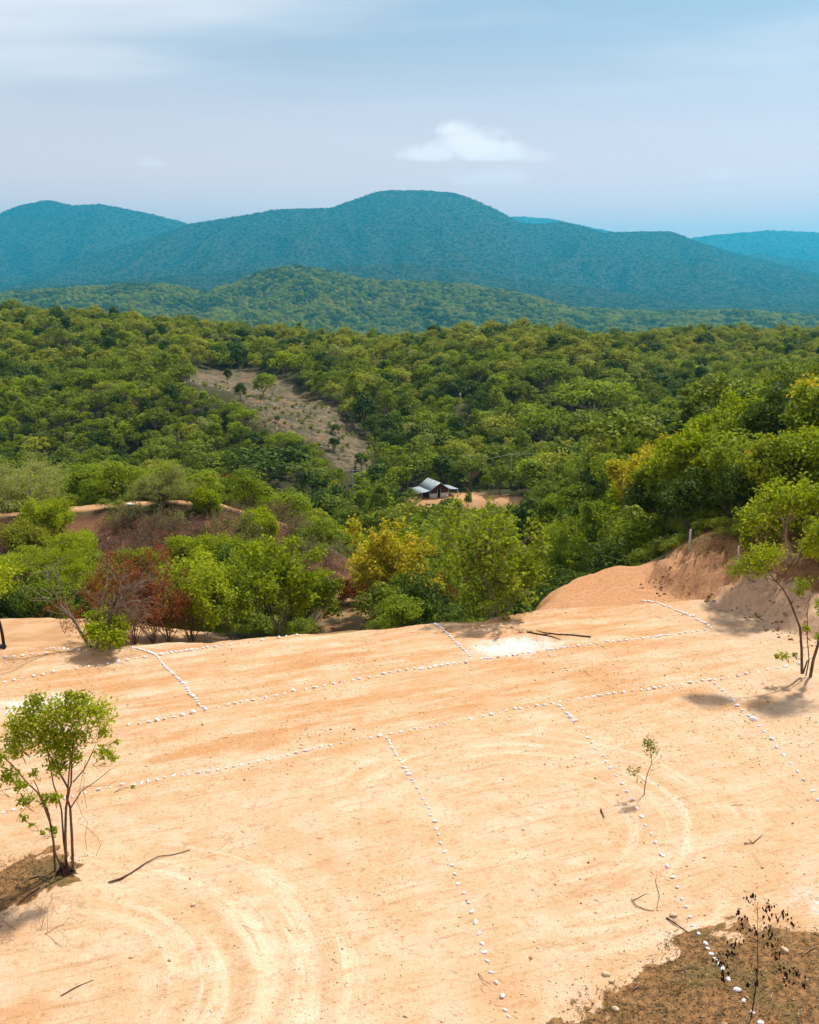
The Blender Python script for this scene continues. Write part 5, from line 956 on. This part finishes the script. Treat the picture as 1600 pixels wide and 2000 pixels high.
def build_stones():
    b = NB('white_paint'); g = b.n('ShaderNodeTexCoord').outputs['Object']; sp = b.n('ShaderNodeSeparateXYZ'); b.put(sp.inputs[0], g); rn = b.n('ShaderNodeObjectInfo').outputs['Random']; nz = b.noise(g, 2.5, 5, 0.65); dirt = b.math('ADD', b.ss(b.math('ADD', sp.outputs[2], b.math('MULTIPLY', b.math('SUBTRACT', nz, 0.5), 1.2)), -0.15, -0.55), b.math('MULTIPLY', b.ss(b.math('ADD', nz, b.math('MULTIPLY', rn, 0.25)), 0.72, 0.9), 0.5), True); m = b.done(b.bsdf(b.mix(dirt, (0.80, 0.79, 0.82), (0.58, 0.43, 0.29)), 0.8, 0.2, b.bump(nz, 0.5, 0.1))); protos = [rock_mesh('white_stone', 300+i, m, (0.55, 0.75, 0.62, 0.5, 0.8, 0.68)[i]) for i in range(6)]; rng = R_(99)
    sets = [(line_mid, 'down the plot line running to the bottom centre', 'plot line to the bottom centre'), (line_sap, 'down the plot line passing the sapling and withered shrub', 'plot line past the sapling'), (line_right, 'down the rightmost plot line', 'rightmost plot line'),
            (near_row, 'from the left in the nearer long row across the clearing', 'nearer long row'), (far_row, 'from the left in the farther long row across the clearing', 'farther long row'), (line_left, 'down the close-set short line left of the lime patches', 'close-set short line at left'),
            (line_lime, 'down the close-set short line ending at the big lime patch', 'close-set short line by the lime patch'), (line_back, 'down the slanting short line in front of the cut bank', 'slanting short line by the bank'), (edge_row, 'from the left in the row along the pad edge', 'row along the pad edge'), (terrace, 'from the left in the row near the terrace at left', 'row near the terrace'), (low_left, 'from the left in the row beyond the lower terrace', 'row beyond the lower terrace'), (spur_row, 'from the left in the row on the burnt slope', 'row on the burnt slope')]
    allp = [(si, k, p) for si, (pts, _, _) in enumerate(sets) for k, p in enumerate(pts)]
    H = hit([q[2][0] for q in allp], [q[2][1] for q in allp]); d = np.hypot(H[:, 0], H[:, 1]); order = np.argsort(d); rank = np.empty(len(d), int); rank[order] = np.arange(len(d))
    rest = []
    for i, (si, k, p) in enumerate(allp):
        s = min(0.14, 0.080*math.exp(rng.normal(0, 0.16)))*(1.25 if d[i] > 45 else 1.0); s = s*(1.35 if (si == 3 and k == 7) else 1); rz = rng.uniform(0, 6.28)
        if rank[i] < 300:
            o = obj('white_stone', protos[rng.randint(6)], None, tuple(H[i] + [0, 0, s*0.25]), label='%s white-painted stone %s' % (nth(k+1), sets[si][1]), category='stone', group='white stones of the ' + sets[si][2]); o.rotation_euler = (rng.normal(0, 0.3), rng.normal(0, 0.3), rz); o.scale = (s*rng.uniform(0.9, 1.25), s*rng.uniform(0.7, 1.1), s*rng.uniform(0.8, 1.2))
        else: rest.append((*(H[i] + [0, 0, s*0.25]), rz, s, s, rng.randint(6)))
    for i in range(6): FP['ws%d' % i] = (None, protos[i], 1, 1)
    instancer('far_white_stones', np.array(rest), ['ws%d' % i for i in range(6)], 'small white-painted stones in far rows on the pad edge and burnt slope')
build_stones()

# ---------------------------------------------------------------- pebbles, clods, rocks, twigs on the ground
def build_litter():
    mats = [simple_mat('pebble_tan', (0.46, 0.30, 0.16), 0.9, 0.3), simple_mat('pebble_brown', (0.22, 0.12, 0.055), 0.9, 0.3), simple_mat('pebble_pale', (0.60, 0.49, 0.36), 0.9, 0.2)]
    for i in range(6): FP['pb%d' % i] = (None, rock_mesh('pebble', 400+i, mats[i % 3], 0.7, 6, 4), 1, 1)
    rng = R_(55); n = 46000; y = 18 + 44*rng.rand(n)**0.9; x = (rng.rand(n)-0.5)*1.06*(y+6)
    dens = fbm(x/3, y/3, 3) + 0.55*fbm(x/11+4, y/11, 2) + 0.5*sstep(x - 0.25*(y-30), -4, 8)*(y < 45) - 0.1
    sdv = poly_sd(x, y, PAD); ok = (sdv < 0.5) & (dens + 0.35*rng.normal(size=n) > 0.12); x, y = x[ok], y[ok]; z = ground_z(x, y); n = len(x)
    s = 0.008 + 0.024*rng.rand(n)**2.5 + 0.05*(rng.rand(n) < 0.03)*rng.rand(n) + 0.010*(y > 40); key = rng.choice([0, 3, 0, 3, 2, 5, 1, 2], n)
    instancer('pebbles', np.stack([x, y, z + s*0.2, rng.uniform(0, 6.28, n), s*1.1, s, key], -1), ['pb%d' % i for i in range(6)], 'pebbles and crumbs of earth strewn over the clearing')
    # dry twigs and straws
    tw = []
    for i in range(4):
        g = Geo(); r2 = R_(500+i); p = np.cumsum(np.concatenate([[[0, 0, 0]], np.stack([np.full(4, 0.22), r2.normal(0, 0.07, 4), np.abs(r2.normal(0, 0.03, 4))*np.array([1, 1, -1, -1])], -1)]), 0); g.tube(p, [0.020, 0.018, 0.014, 0.010, 0.005], 3)
        if i % 2: g.tube([p[2], p[2] + [0.15, 0.14, 0.05]], [0.014, 0.006], 3)
        FP['tw%d' % i] = (None, g.mesh('twig', BK['brown' if i < 2 else 'dry']), 1, 1)
    n = 2600; y = 19 + 40*rng.rand(n); x = (rng.rand(n)-0.5)*1.02*(y+5); top = np.minimum(poly_sd(x, y, TOPSOIL_AND_SHADE[0]), poly_sd(x, y, TOPSOIL_AND_SHADE[1])); w = np.where(top < 0.4, 1.0, np.where(top < 3, 0.42, 0.10)) + 0.25*np.clip(fbm(x/4, y/4, 2), 0, 1) + 0.22*(x > 8)
    ok = (rng.rand(n) < w) & (poly_sd(x, y, PAD) < 0); x, y = x[ok], y[ok]; extra = 700; ex = rng.uniform(-1, 1, extra); k = TOPSOIL_AND_SHADE[0].min(0); k2 = TOPSOIL_AND_SHADE[0].max(0); ex = rng.uniform(k[0], k2[0], extra); ey = rng.uniform(k[1], k2[1], extra); m = poly_sd(ex, ey, TOPSOIL_AND_SHADE[0]) < 0.3; x = np.concatenate([x, ex[m]]); y = np.concatenate([y, ey[m]]); z = ground_z(x, y); n = len(x); s = rng.uniform(0.12, 0.42, n)*np.where(rng.rand(n) < 0.06, 2.0, 1.0)
    instancer('dry_twigs', np.stack([x, y, z+0.01, rng.uniform(0, 6.28, n), s, s, rng.randint(0, 4, n)], -1), ['tw%d' % i for i in range(4)], 'dry twigs and straws scattered over the soil')
    for (px, py, s, lab) in ((1202, 1973, 0.12, 'pale tan rock on the dark soil left of the withered shrub'), (1315, 1789, 0.13, 'tan rock beside the plot line above the dark soil'), (1533, 1857, 0.14, 'tan rock right of the withered shrub'), (1312, 1876, 0.10, 'small pale rock at the tip of the dark soil'), (1184, 1905, 0.13, 'pair-sized tan rock on the sand edge of the dark soil'), (1195, 1918, 0.10, 'small tan rock just below a larger one on the sand'), (378, 1768, 0.09, 'small white rock alone on the pale sand at left'), (607, 1669, 0.06, 'small dark rock alone on the sand left of centre')):
        o = obj('rock', rock_mesh('rock', px, simple_mat('rock_tan', (0.5, 0.38, 0.25), 0.9, 0.25)), None, tuple(at(px, py) + [0, 0, s*0.3]), label=lab, category='rock'); o.scale = (s, s*0.9, s*0.85); o.rotation_euler = (0, 0, px*0.7)
    g = Geo(); N_ = 5200; P0 = TOPSOIL_AND_SHADE[0]; lo, hi = P0.min(0), P0.max(0); lx = rng.uniform(lo[0], hi[0], N_); ly = rng.uniform(lo[1], hi[1], N_); k = (poly_sd(lx, ly, P0) + 0.5*rng.normal(size=N_) < 0.1) & (ly > 16); lx, ly = lx[k], ly[k]
    P1 = TOPSOIL_AND_SHADE[1]; l2, h2 = P1.min(0), P1.max(0); ax_ = rng.uniform(l2[0], h2[0], 1400); ay_ = rng.uniform(l2[1], h2[1], 1400); k = poly_sd(ax_, ay_, P1) + 0.4*rng.normal(size=1400) < 0; lx = np.concatenate([lx, ax_[k]]); ly = np.concatenate([ly, ay_[k]]); n = len(lx); lz = ground_z(lx, ly)
    g.leaves(np.stack([lx, ly, lz + 0.015], -1), rng.normal(0, 0.35, (n, 3)) + [0, 0, 1], np.full(n, 0.085), rng.rand(n), rng, 0.5); obj('leaf_litter', g.mesh('leaf_litter', leaf_material('leaf_fallen', [(0.0, (0.05, 0.03, 0.015)), (0.5, (0.14, 0.085, 0.04)), (0.85, (0.28, 0.18, 0.09)), (1.0, (0.10, 0.10, 0.03))], 0.1)), kind='stuff', label='dry fallen leaves on the patches of dark soil')
    g = Geo(); k = rng.rand(n) < 0.08 + 0.5*(fbm(lx/0.8, ly/0.8, 2) > 0.18); tx, ty, tz = np.repeat(lx[k], 5) , np.repeat(ly[k], 5), np.repeat(lz[k], 5); n = len(tx); g.leaves(np.stack([tx + rng.normal(0, .05, n), ty + rng.normal(0, .05, n), tz + 0.05], -1), rng.normal(size=(n, 3))*[1, 1, 0.15], np.full(n, 0.15), rng.rand(n), rng, 0.09, np.array([0, 0, 1.5])[None, :].repeat(n, 0)); obj('grass', g.mesh('grass', leaf_material('grass_blade', [(0.0, (0.07, 0.08, 0.02)), (0.6, (0.16, 0.14, 0.045)), (1.0, (0.30, 0.22, 0.10))], 0.3)), kind='stuff', label='thin grass on the patches of dark soil')
    x = rng.uniform(8, 34, 9000); y = rng.uniform(44, 76, 9000); sdv = poly_sd(x, y, PAD); ok = (table(x, y) > 0.8) & (rng.rand(9000) < np.where((sdv > -1.6) & (sdv < 0.6), 0.75, np.where((sdv >= 0.6) & (sdv < 3), 0.3, 0))); x, y = x[ok], y[ok]; z = ground_z(x, y); n = len(x); s = 0.025 + 0.12*rng.rand(n)**3
    instancer('bank_rubble', np.stack([x, y, z + s*0.2, rng.uniform(0, 6.28, n), s, s, rng.choice([0, 3, 1, 4], n)], -1), ['pb%d' % i for i in range(6)], 'crumbled clods of earth along the foot of the cut bank')
    x = rng.uniform(8, 40, 6000); y = rng.uniform(44, 80, 6000); sdv = poly_sd(x, y, PAD); ok = (table(x, y) > 0.8) & (sdv > 1.6) & (sdv < 8) & (rng.rand(6000) < 0.75); x, y = x[ok], y[ok]; z = ground_z(x, y); n = len(x); g = Geo(); tx, ty, tz = [np.repeat(q, 7) for q in (x, y, z)]; n = len(tx); g.leaves(np.stack([tx + rng.normal(0, .1, n), ty + rng.normal(0, .1, n), tz + 0.10], -1), rng.normal(size=(n, 3))*[1, 1, 0.2], np.full(n, 0.34), rng.rand(n), rng, 0.09, np.array([0.3, -0.3, 0.9])[None, :].repeat(n, 0)); obj('dry_grass', g.mesh('dry_grass', leaf_material('grass_dry', [(0.0, (0.08, 0.06, 0.03)), (0.6, (0.17, 0.125, 0.06)), (1.0, (0.27, 0.21, 0.11))], 0.3)), kind='stuff', label='dry grass on top of the cut bank')
    # pale rubble on the bare hill
    for i in range(3): FP['rb%d' % i] = (None, rock_mesh('rubble', 450+i, simple_mat('rubble_pale', (0.50, 0.42, 0.34), 0.9, 0.3), 0.7, 6, 4), 1, 1)
    x, y = jitter_grid(-110, 5, 235, 345, 2.2, rng); d = poly_sd(x, y, BARE); ok = (d < 1) & (rng.rand(len(x)) < 0.22 + 0.5*(d > -4)*(y > 300)); x, y = x[ok], y[ok]; z = ground_z(x, y); n = len(x); s = rng.uniform(0.12, 0.42, n)
    instancer('hill_rubble', np.stack([x, y, z, rng.uniform(0, 6.28, n), s, s, rng.randint(0, 3, n)], -1), ['rb0', 'rb1', 'rb2'], 'pale rubble strewn over the bare hill')
build_litter()
def stick(label, pts, r, forks=(), bark='brown'):
    H = hit([p[0] for p in pts], [p[1] for p in pts]); base = H[0].copy(); n = len(pts); rng = R_(int(pts[0][0])); g = Geo(); P3 = H - base + np.stack([rng.normal(0, .01, n), rng.normal(0, .01, n), np.abs(rng.normal(0, .02, n)) + r*0.6], -1); g.tube(P3, np.linspace(r, r*0.45, n), 6)
    for fk in forks: K = hit([p[0] for p in fk], [p[1] for p in fk]) - base + [0, 0, r*0.7]; g.tube(K, np.linspace(r*0.7, r*0.25, len(fk)), 5)
    obj('fallen_branch', g.mesh('fallen_branch', BK[bark], True), None, tuple(base), label=label, category='branch')
stick('long thin fallen branch on the sand right of the lone small tree', [(212, 1724), (235, 1718), (258, 1706), (285, 1688), (310, 1676), (340, 1670), (372, 1661)], 0.030, [[(258, 1706), (238, 1719), (214, 1727)]])
stick('short fallen stick near the bottom left corner', [(119, 1946), (150, 1928), (182, 1915)], 0.022)
stick('long dark fallen branch lying across the far side of the lime patch', [(1154, 1245), (1120, 1242), (1090, 1240), (1062, 1236), (1048, 1233)], 0.045, [[(1090, 1240), (1075, 1238)]], 'dark')
stick('forked dark fallen branch on the lime patch below the long one', [(1030, 1235), (1055, 1240), (1078, 1244), (1095, 1250)], 0.045, [[(1055, 1240), (1078, 1239), (1096, 1241)]], 'dark')
stick('short dark stick on ochre sand below the grey lime smear', [(140, 1377), (155, 1376), (170, 1374)], 0.04, bark='dark')
stick('stubby broken stick on sand left of the sapling', [(1173, 1583), (1177, 1590), (1181, 1599)], 0.04)
stick('bent root lying across the plot line above the dark soil', [(1301, 1794), (1318, 1806), (1332, 1814), (1344, 1822)], 0.028)
stick('crooked dry branch left of the plot line above the dark soil', [(1232, 1758), (1243, 1772), (1262, 1778), (1278, 1781)], 0.02, [[(1237, 1760), (1260, 1747), (1268, 1746)], [(1283, 1775), (1288, 1750), (1280, 1720), (1284, 1708)]])
stick('dry branch on the dark soil left of the withered shrub', [(1315, 1898), (1335, 1894), (1358, 1890)], 0.02, bark='dry')
stick('small cluster of dry sticks on the dark soil beside the sand edge', [(1236, 1935), (1250, 1927), (1268, 1931)], 0.022, [[(1238, 1928), (1255, 1932), (1266, 1934)]], 'dry')
stick('pale dry branch at the right edge beside the dark soil', [(1568, 1868), (1582, 1857), (1598, 1850)], 0.028, [[(1582, 1857), (1596, 1842)]], 'dry')
stick('twisted twig on pale sand above the right rocks', [(1453, 1650), (1470, 1648), (1480, 1640), (1490, 1632)], 0.02, [[(1470, 1648), (1462, 1637)]])
stick('root end beside the foot of the lone small tree', [(116, 1695), (108, 1712), (98, 1728)], 0.04, bark='dry')
stick('dry branch behind the foot of the lone small tree', [(60, 1716), (78, 1710), (98, 1716)], 0.035, [[(75, 1711), (90, 1722), (100, 1724)]], 'dry')
stick('dark root trailing down from the lone small tree', [(78, 1735), (55, 1750), (35, 1768)], 0.03, bark='dark')
stick('dry branch on the sand at the foot of the cut bank', [(1474, 1199), (1480, 1207), (1492, 1213)], 0.04, [[(1480, 1206), (1495, 1203)]])

# ---------------------------------------------------------------- fence posts, house, poles, small things
def fence_post(label, px, py, ph, tilt):
    b = at(px, py); H = height_at(b, ph); g = Geo(); r = 0.08
    g.tube([(0, 0, -0.4), (0, 0, H*0.5), (0, 0, H-0.02), (0, 0, H), (0, 0, H+0.004)], [r, r*0.95, r*0.92, r*0.75, 0.01], 8)
    o = obj('fence_post', g.mesh('fence_post', MAT_CONC, True), None, tuple(b), label=label, category='post', group='concrete posts on top of the bank'); o.rotation_euler = (0, tilt, 0)
MAT_CONC = simple_mat('weathered_concrete', (0.42, 0.42, 0.38), 0.9, 0.2, 3.0, 0.2, 0.01)
fence_post('short concrete post at the left foot of the cut bank', 1202, 1104, 27, -0.03)
fence_post('concrete post on the left rim of the cut bank', 1264, 1071, 37, -0.02)
fence_post('tallest concrete post on the middle of the cut bank', 1346, 1074, 40, 0.02)
fence_post('concrete post leaning slightly above the leaning tree', 1443, 1097, 30, -0.06)

def build_house():
    e = obj('house', None, None, (HOUSE_XY[0], HOUSE_XY[1]-2.5, float(ground_z(np.array([HOUSE_XY[0]]), np.array([HOUSE_XY[1]]))[0])), label='small gabled house with metal roof and open side porches below the hill', category='house'); e.rotation_euler = (0, 0, math.radians(24))
    white = simple_mat('limewashed_wall', (0.62, 0.58, 0.50), 0.9, 0.12); wood = simple_mat('dark_boards', (0.085, 0.030, 0.026), 0.85, 0.35, 3.0); dark = simple_mat('inside_shade', (0.012, 0.010, 0.009)); post = simple_mat('porch_post', (0.55, 0.50, 0.42), 0.9, 0.15)
    b = NB('corrugated_metal'); P = b.n('ShaderNodeTexCoord').outputs['Object']; nz = b.noise(P, 1.2, 4)
    c = b.mix(b.ss(nz, 0.4, 0.7), (0.33, 0.39, 0.42), (0.23, 0.27, 0.29)); c = b.mix(b.math('MULTIPLY', b.ss(b.noise(P, 3.5, 4), 0.58, 0.7), 0.5), c, (0.28, 0.17, 0.10)); pr = b.n('ShaderNodeBsdfPrincipled'); b.put(pr.inputs['Base Color'], c); pr.inputs['Metallic'].default_value = 0.35; pr.inputs['Roughness'].default_value = 0.5; metal = b.done(pr.outputs[0])
    W2, D, E, A = 2.45, 6.0, 2.0, 3.75
    def box(name, x0, x1, y0, y1, z0, z1, mat, par=e):
        v = np.array([(x, y, z) for z in (z0, z1) for y in (y0, y1) for x in (x0, x1)]); f = np.array([(0, 2, 3, 1), (4, 5, 7, 6), (0, 1, 5, 4), (2, 6, 7, 3), (0, 4, 6, 2), (1, 3, 7, 5)]); return obj(name, mesh_from(name, v, f, mat), par)
    def slab(name, quad, th, mat, par=e, ribs=0):
        q = np.array(quad, float); n = unit(np.cross(q[1]-q[0], q[3]-q[0])); n = n if n[2] > 0 else -n; k = max(ribs, 1)
        v, f = [], []
        for i in range(2*k+1):                                   # corrugations run down the slope
            t = i/(2*k); a = q[0]*(1-t) + q[1]*t; d = q[3]*(1-t) + q[2]*t; o = n*(0.035 if (ribs and i % 2) else 0.0); v += [a+o, d+o, a-n*th, d-n*th]
        for i in range(2*k): a = 4*i; f += [(a, a+4, a+5, a+1), (a+2, a+3, a+7, a+6), (a, a+2, a+6, a+4), (a+1, a+5, a+7, a+3)]
        f += [(0, 1, 3, 2), (8*k, 8*k+2, 8*k+3, 8*k+1)]
        return obj(name, mesh_from(name, np.array(v), np.array(f), mat), par)
    lw = box('wall', -W2, -0.42, 0, 0.15, -0.3, 1.15, white); box('wall', 0.42, W2, 0, 0.15, -0.3, 1.15, white); box('wall', -W2, -W2+0.15, 0.153, D, -0.3, E, wood); box('wall', W2-0.15, W2, 0.153, D, -0.3, E, wood); box('wall', -W2+0.153, W2-0.153, D-0.15, D-0.003, -0.3, E, wood)
    v = np.array([(-W2, 0.02, 1.153), (-0.42, 0.02, 1.153), (-0.42, 0.02, 1.95), (0.42, 0.02, 1.95), (0.42, 0.02, 1.153), (W2, 0.02, 1.153), (W2, 0.02, E), (0, 0.02, A), (-W2, 0.02, E)]); v2 = v + [0, 0.1, 0]
    f3 = [(0, 1, 2), (0, 2, 8), (2, 7, 8), (2, 3, 7), (3, 6, 7), (3, 4, 5), (3, 5, 6)]; ff = [np.array(f3), np.array(f3)[:, ::-1] + 9, np.array([(i, (i+1) % 9, (i+1) % 9 + 9, i+9) for i in range(9)])]
    obj('gable', mesh_from('gable', np.concatenate([v, v2]), ff, wood), e)
    d = box('doorway_shade', -0.36, 0.36, 0.35, 0.42, -0.2, 1.9, dark); box('door_frame', -0.42, -0.34, -0.03, 0.16, -0.3, 1.95, post); box('door_frame', 0.34, 0.42, -0.03, 0.16, -0.3, 1.95, post); box('corner_post', -W2-0.05, -W2+0.1, -0.05, 0.0, -0.3, E, post); box('corner_post', W2-0.1, W2+0.05, -0.05, 0.0, -0.3, E, post)  # near-black panel painted as the unlit inside of the open doorway
    s = (A-E)/W2; ov = 0.55
    slab('roof_panel', [(0, -0.7, A+0.08), (0, D+0.4, A+0.08), (-W2-ov, D+0.4, E-ov*s+0.08), (-W2-ov, -0.7, E-ov*s+0.08)], 0.03, metal, ribs=16); slab('roof_panel', [(0, D+0.4, A+0.083), (0, -0.7, A+0.083), (W2+ov, -0.7, E-ov*s+0.083), (W2+ov, D+0.4, E-ov*s+0.083)], 0.03, metal, ribs=16)
    slab('porch_roof', [(-W2-0.1, -0.4, E-0.02), (-W2-0.1, D, E-0.02), (-W2-3.1, D, E-0.42), (-W2-3.1, -0.6, E-0.42)], 0.03, metal, ribs=14); slab('porch_roof', [(W2+0.1, D, E-0.05), (W2+0.1, 0.4, E-0.05), (W2+3.0, 0.4, E-0.35), (W2+3.0, D, E-0.35)], 0.03, metal, ribs=14)
    for (x, y, h) in ((-W2-2.9, -0.3, 1.55), (-W2-2.2, -0.3, 1.6), (-W2-2.9, D-0.3, 1.55), (W2+2.8, 0.6, 1.6), (W2+2.8, D-0.3, 1.6), (W2+1.4, D-0.3, 1.7)): box('porch_post', x-0.07, x+0.07, y-0.07, y+0.07, -0.4, h, post)
build_house()
def pole(name, label, px, py, ph, r, mat, arm=0.0, cap=None, zb=None):
    b = at(px, py); H = height_at(b, ph); e = obj(name, None, None, tuple(b), label=label, category='pole'); g = Geo(); g.tube([(0, 0, -0.5), (0, 0, H*0.5), (0, 0, H)], [r, r*0.9, r*0.8], 6); obj('shaft', g.mesh('shaft', mat, True), e)
    if arm:
        g = Geo(); g.tube([(-arm, 0, H-0.35), (arm, 0, H-0.3)], [r*0.7, r*0.7], 4); obj('crossarm', g.mesh('crossarm', mat), e)
        for s in (-1, 1): g = Geo(); g.tube([(s*arm*0.9, 0, H-0.33), (s*arm*0.9, 0, H-0.1), (s*arm*0.9, 0, H+0.02)], [0.07, 0.09, 0.03], 6); obj('insulator', g.mesh('insulator', cap or mat), e)
    elif cap:
        g = Geo(); g.tube([(-0.1, -0.35, H-1.0), (-0.1, -0.35, H-0.3)], [0.3, 0.28], 8); obj('crosspiece', g.mesh('crosspiece', cap), e)
    return b + [0, 0, H]
_pg = simple_mat('pole_grey', (0.42, 0.42, 0.36), 0.8); _pw = simple_mat('pole_wood', (0.40, 0.36, 0.24), 0.9); _gl = simple_mat('insulator_green', (0.12, 0.42, 0.30), 0.4); _wh = simple_mat('cap_white', (0.6, 0.5, 0.42))
pole('utility_pole', 'tall bare wooden pole on the slope above the house', 899, 818, 50, 0.16, _pw, 0, _wh)
p1_ = pole('utility_pole', 'pale pole at the foot of the bare slope left of the house', 688, 958, 40, 0.14, _pg, 0.6)
p2_ = pole('utility_pole', 'pole with green insulators among the trees right of the house', 998, 945, 58, 0.14, _pg, 0.7, _gl)
pole('short_post', 'thin pale post behind the crest of the burnt spur', 380, 968, 25, 0.07, _pg)
def wire(label, a, b, sag, r=0.03):
    t = np.linspace(0, 1, 14)[:, None]; P = a*(1-t) + b*t - np.array([0, 0, 1.0])*sag*4*t*(1-t); g = Geo(); g.tube(P - a, np.full(14, r), 4); obj('power_line', g.mesh('power_line', simple_mat('cable', (0.35, 0.42, 0.38), 0.5)), None, tuple(a), label=label, category='cable')
_e1 = p1_ + np.array([-24, -6, 0.5]); _e2 = p2_ + np.array([26, 10, 0.5])
wire('power line strung from the pale pole to the pole with green insulators', p1_ - [0, 0, .2], p2_ - [0, 0, .2], 1.2)
wire('lower cable between the two poles behind the house', p1_ - [0, 0, 1.4], p2_ - [0, 0, 1.8], 1.4, 0.022)
wire('power line leaving the pole with green insulators towards the wooded slope', p2_ - [0, 0, .2], _e2, 0.6)
wire('power line leaving the pale pole towards the flat-topped tree', p1_ - [0, 0, .2], _e1, 0.6)
def mound():
    b = at(733, 1214); m = rock_mesh('earth_mound', 77, simple_mat('mound_earth', (0.16, 0.09, 0.05), 0.95, 0.3, 2.0, 0.1, 0.02), 0.7, 12, 8); o = obj('earth_mound', m, None, tuple(b), label='dark earth mound beside the foot of the yellowing tree', category='mound'); o.scale = (0.8, 0.7, 0.8)
    s = rock_mesh('white_sack', 78, simple_mat('sack_white', (0.75, 0.74, 0.72), 0.8, 0.1), 0.5); o = obj('white_sack', s, None, tuple(at(255, 987) + [0, 0, 0.12]), label='white sack lying on the dirt road of the burnt spur', category='sack'); o.scale = (0.42, 0.3, 0.3)
    s = rock_mesh('dark_bundle', 79, simple_mat('bundle_blue', (0.02, 0.022, 0.06), 0.7, 0.2), 0.7); o = obj('dark_bundle', s, None, tuple(at(3, 1266) + [0, 0, 0.12]), label='dark blue bundle beside the dark trunk at the left edge', category='bundle'); o.scale = (0.3, 0.25, 0.25)
mound()
